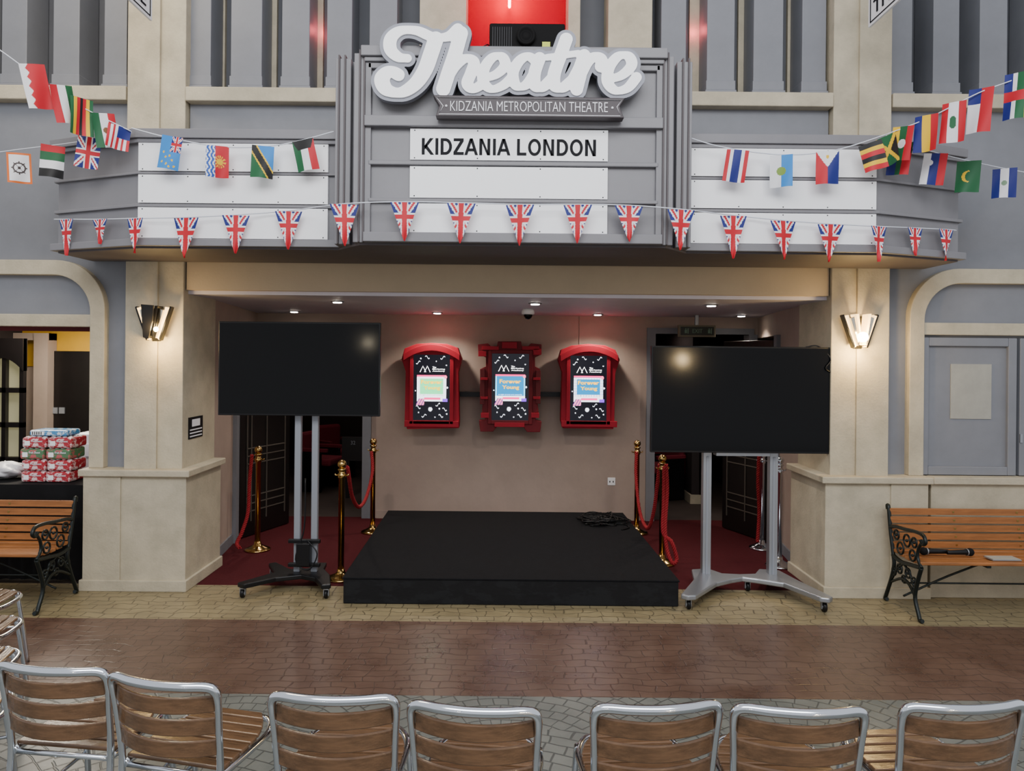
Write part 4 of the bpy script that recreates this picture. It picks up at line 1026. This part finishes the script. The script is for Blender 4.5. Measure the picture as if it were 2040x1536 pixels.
# ------------------------------------------------------------ cafe chairs
def chair():
    r=root('cafe_chair',(0,0,0),'aluminium tube cafe chair with slatted dark wood seat and back','chair',local=True,group='audience cafe chairs')
    ch=M['chrome']
    half=[(-.205,-.06,0),(-.2,-.02,.25),(-.197,.0,.45),(-.203,-.02,.62),(-.209,-.035,.715),(-.204,-.045,.755),(-.178,-.056,.772),(-.1,-.082,.776),(0,-.092,.776)]
    full=half+[(-x,y,z) for x,y,z in half[-2::-1]]
    S=catmull(full,5); rad=[.0125+.004*max(0,min(1,(p.z-.7)/.06)) for p in S]
    mb=MB(); mb.tube(S,rad,ch,12); mk('back_frame',mb,r)
    for z in (.708,.628,.548):
        mb=MB(); n=16; A=[];B=[]
        for i in range(n+1):
            t=-1+2*i/n; x=.196*t; y=-.02-.06*(1-t*t)+(z-.7)*-.15-.008; A.append((x,y-.006)); B.append((x,y+.006))
        mb.strip(A,B,'z',z-.029,z+.029,M['chairwood']); mk('back_slat',mb,r,bevel=.005)
    for s in (-1,1):
        mb=MB(); mb.tube(catmull([(s*.2,.43,0),(s*.19,.40,.25),(s*.185,.37,.42),(s*.19,.33,.435)],5),.012,ch,10); mk('front_leg',mb,r)
    ring=[(-.19,.0,.435),(-.195,.2,.435),(-.19,.31,.435),(-.15,.40,.435),(-.08,.435,.43),(.08,.435,.43),(.15,.40,.435),(.19,.31,.435),(.195,.2,.435),(.19,.0,.435)]
    mb=MB(); mb.tube(catmull(ring,5),.013,ch,10); mb.tube([(-.19,.01,.43),(.19,.01,.43)],.01,ch,8)
    mk('seat_frame',mb,r)
    for i in range(7):
        y=.02+i*.058; hw=.195 if y<.2 else .195-1.9*(y-.2)**2
        mb=MB(); h2=.195 if y+.048<.2 else .195-1.9*(y-.152)**2
        mb.prism([(-hw,y),(hw,y),(h2,y+.048),(-h2,y+.048)],'z',.447,.462,M['chairwood']); mk('seat_slat',mb,r,bevel=.005)
    mb=MB()
    mb.tube([(-.2,-.03,.2),(-.195,.4,.22)],.008,ch,8); mb.tube([(.2,-.03,.2),(.195,.4,.22)],.008,ch,8); mb.tube([(-.2,.18,.21),(.2,.18,.21)],.008,ch,8)
    mk('stretcher',mb,r)
    return r
spec=[((-1.82,2.69),(-1.414,2.64)),((-1.367,2.61),(-.974,2.52)),((-.777,2.47),(-.352,2.455)),((-.30,2.42),(.117,2.37)),((.287,2.40),(.709,2.44)),((.75,2.415),(1.174,2.396)),((1.32,2.43),(1.71,2.46))]
c0=None
for (l,rr) in spec:
    cx=(l[0]+rr[0])/2; cy=(l[1]+rr[1])/2+.05; a=math.atan2(rr[1]-l[1],rr[0]-l[0])
    if c0 is None: c0=chair(); c0.location=(cx,cy,0); c0.rotation_euler=(0,0,a)
    else: copy_tree(c0,(cx,cy,0),a)
for (x,y,a) in ((-3.34,4.33,-1.45),(-3.04,3.87,-1.4),(-2.76,3.42,-1.35),(-2.47,2.93,-1.2)): copy_tree(c0,(x,y,0),a)
# ------------------------------------------------------------ lights / world
w=bpy.data.worlds.new('world'); bpy.context.scene.world=w; w.use_nodes=True
w.node_tree.nodes['Background'].inputs['Color'].default_value=(.92,.94,1,1); w.node_tree.nodes['Background'].inputs['Strength'].default_value=.8
light('hall_fill','AREA',(0,-0.5,5.6),400,(.97,.98,1),6,rot=(math.radians(62),0,0),sy=2.5)  # unseen panel added as front fill for facade and recess, above TV reflections
light('hall_fill','AREA',(-3.2,4.6,5.6),50,(1,.85,.62),1.2,rot=(0,0,0))
light('hall_lamp','POINT',(3.8,-4.0,1.9),95,(1,.72,.38),.08); light('hall_lamp','POINT',(-3.0,-4.0,2.2),14,(1,.85,.6),.06)
# ------------------------------------------------------------ camera
cd=bpy.data.cameras.new('camera'); cam=bpy.data.objects.new('camera',cd); COL.objects.link(cam)
cd.sensor_fit='HORIZONTAL'; cd.sensor_width=36; cd.lens=36*F/2040
cd.shift_x=(1020-CX)/2040; cd.shift_y=-(768-HY)/2040
cam.matrix_world=Matrix.Translation((0,0,H))@Matrix.Rotation(math.pi/2,4,'X')@Matrix.Rotation(RO,4,'Z')
cd.clip_start=.05
bpy.context.scene.camera=cam
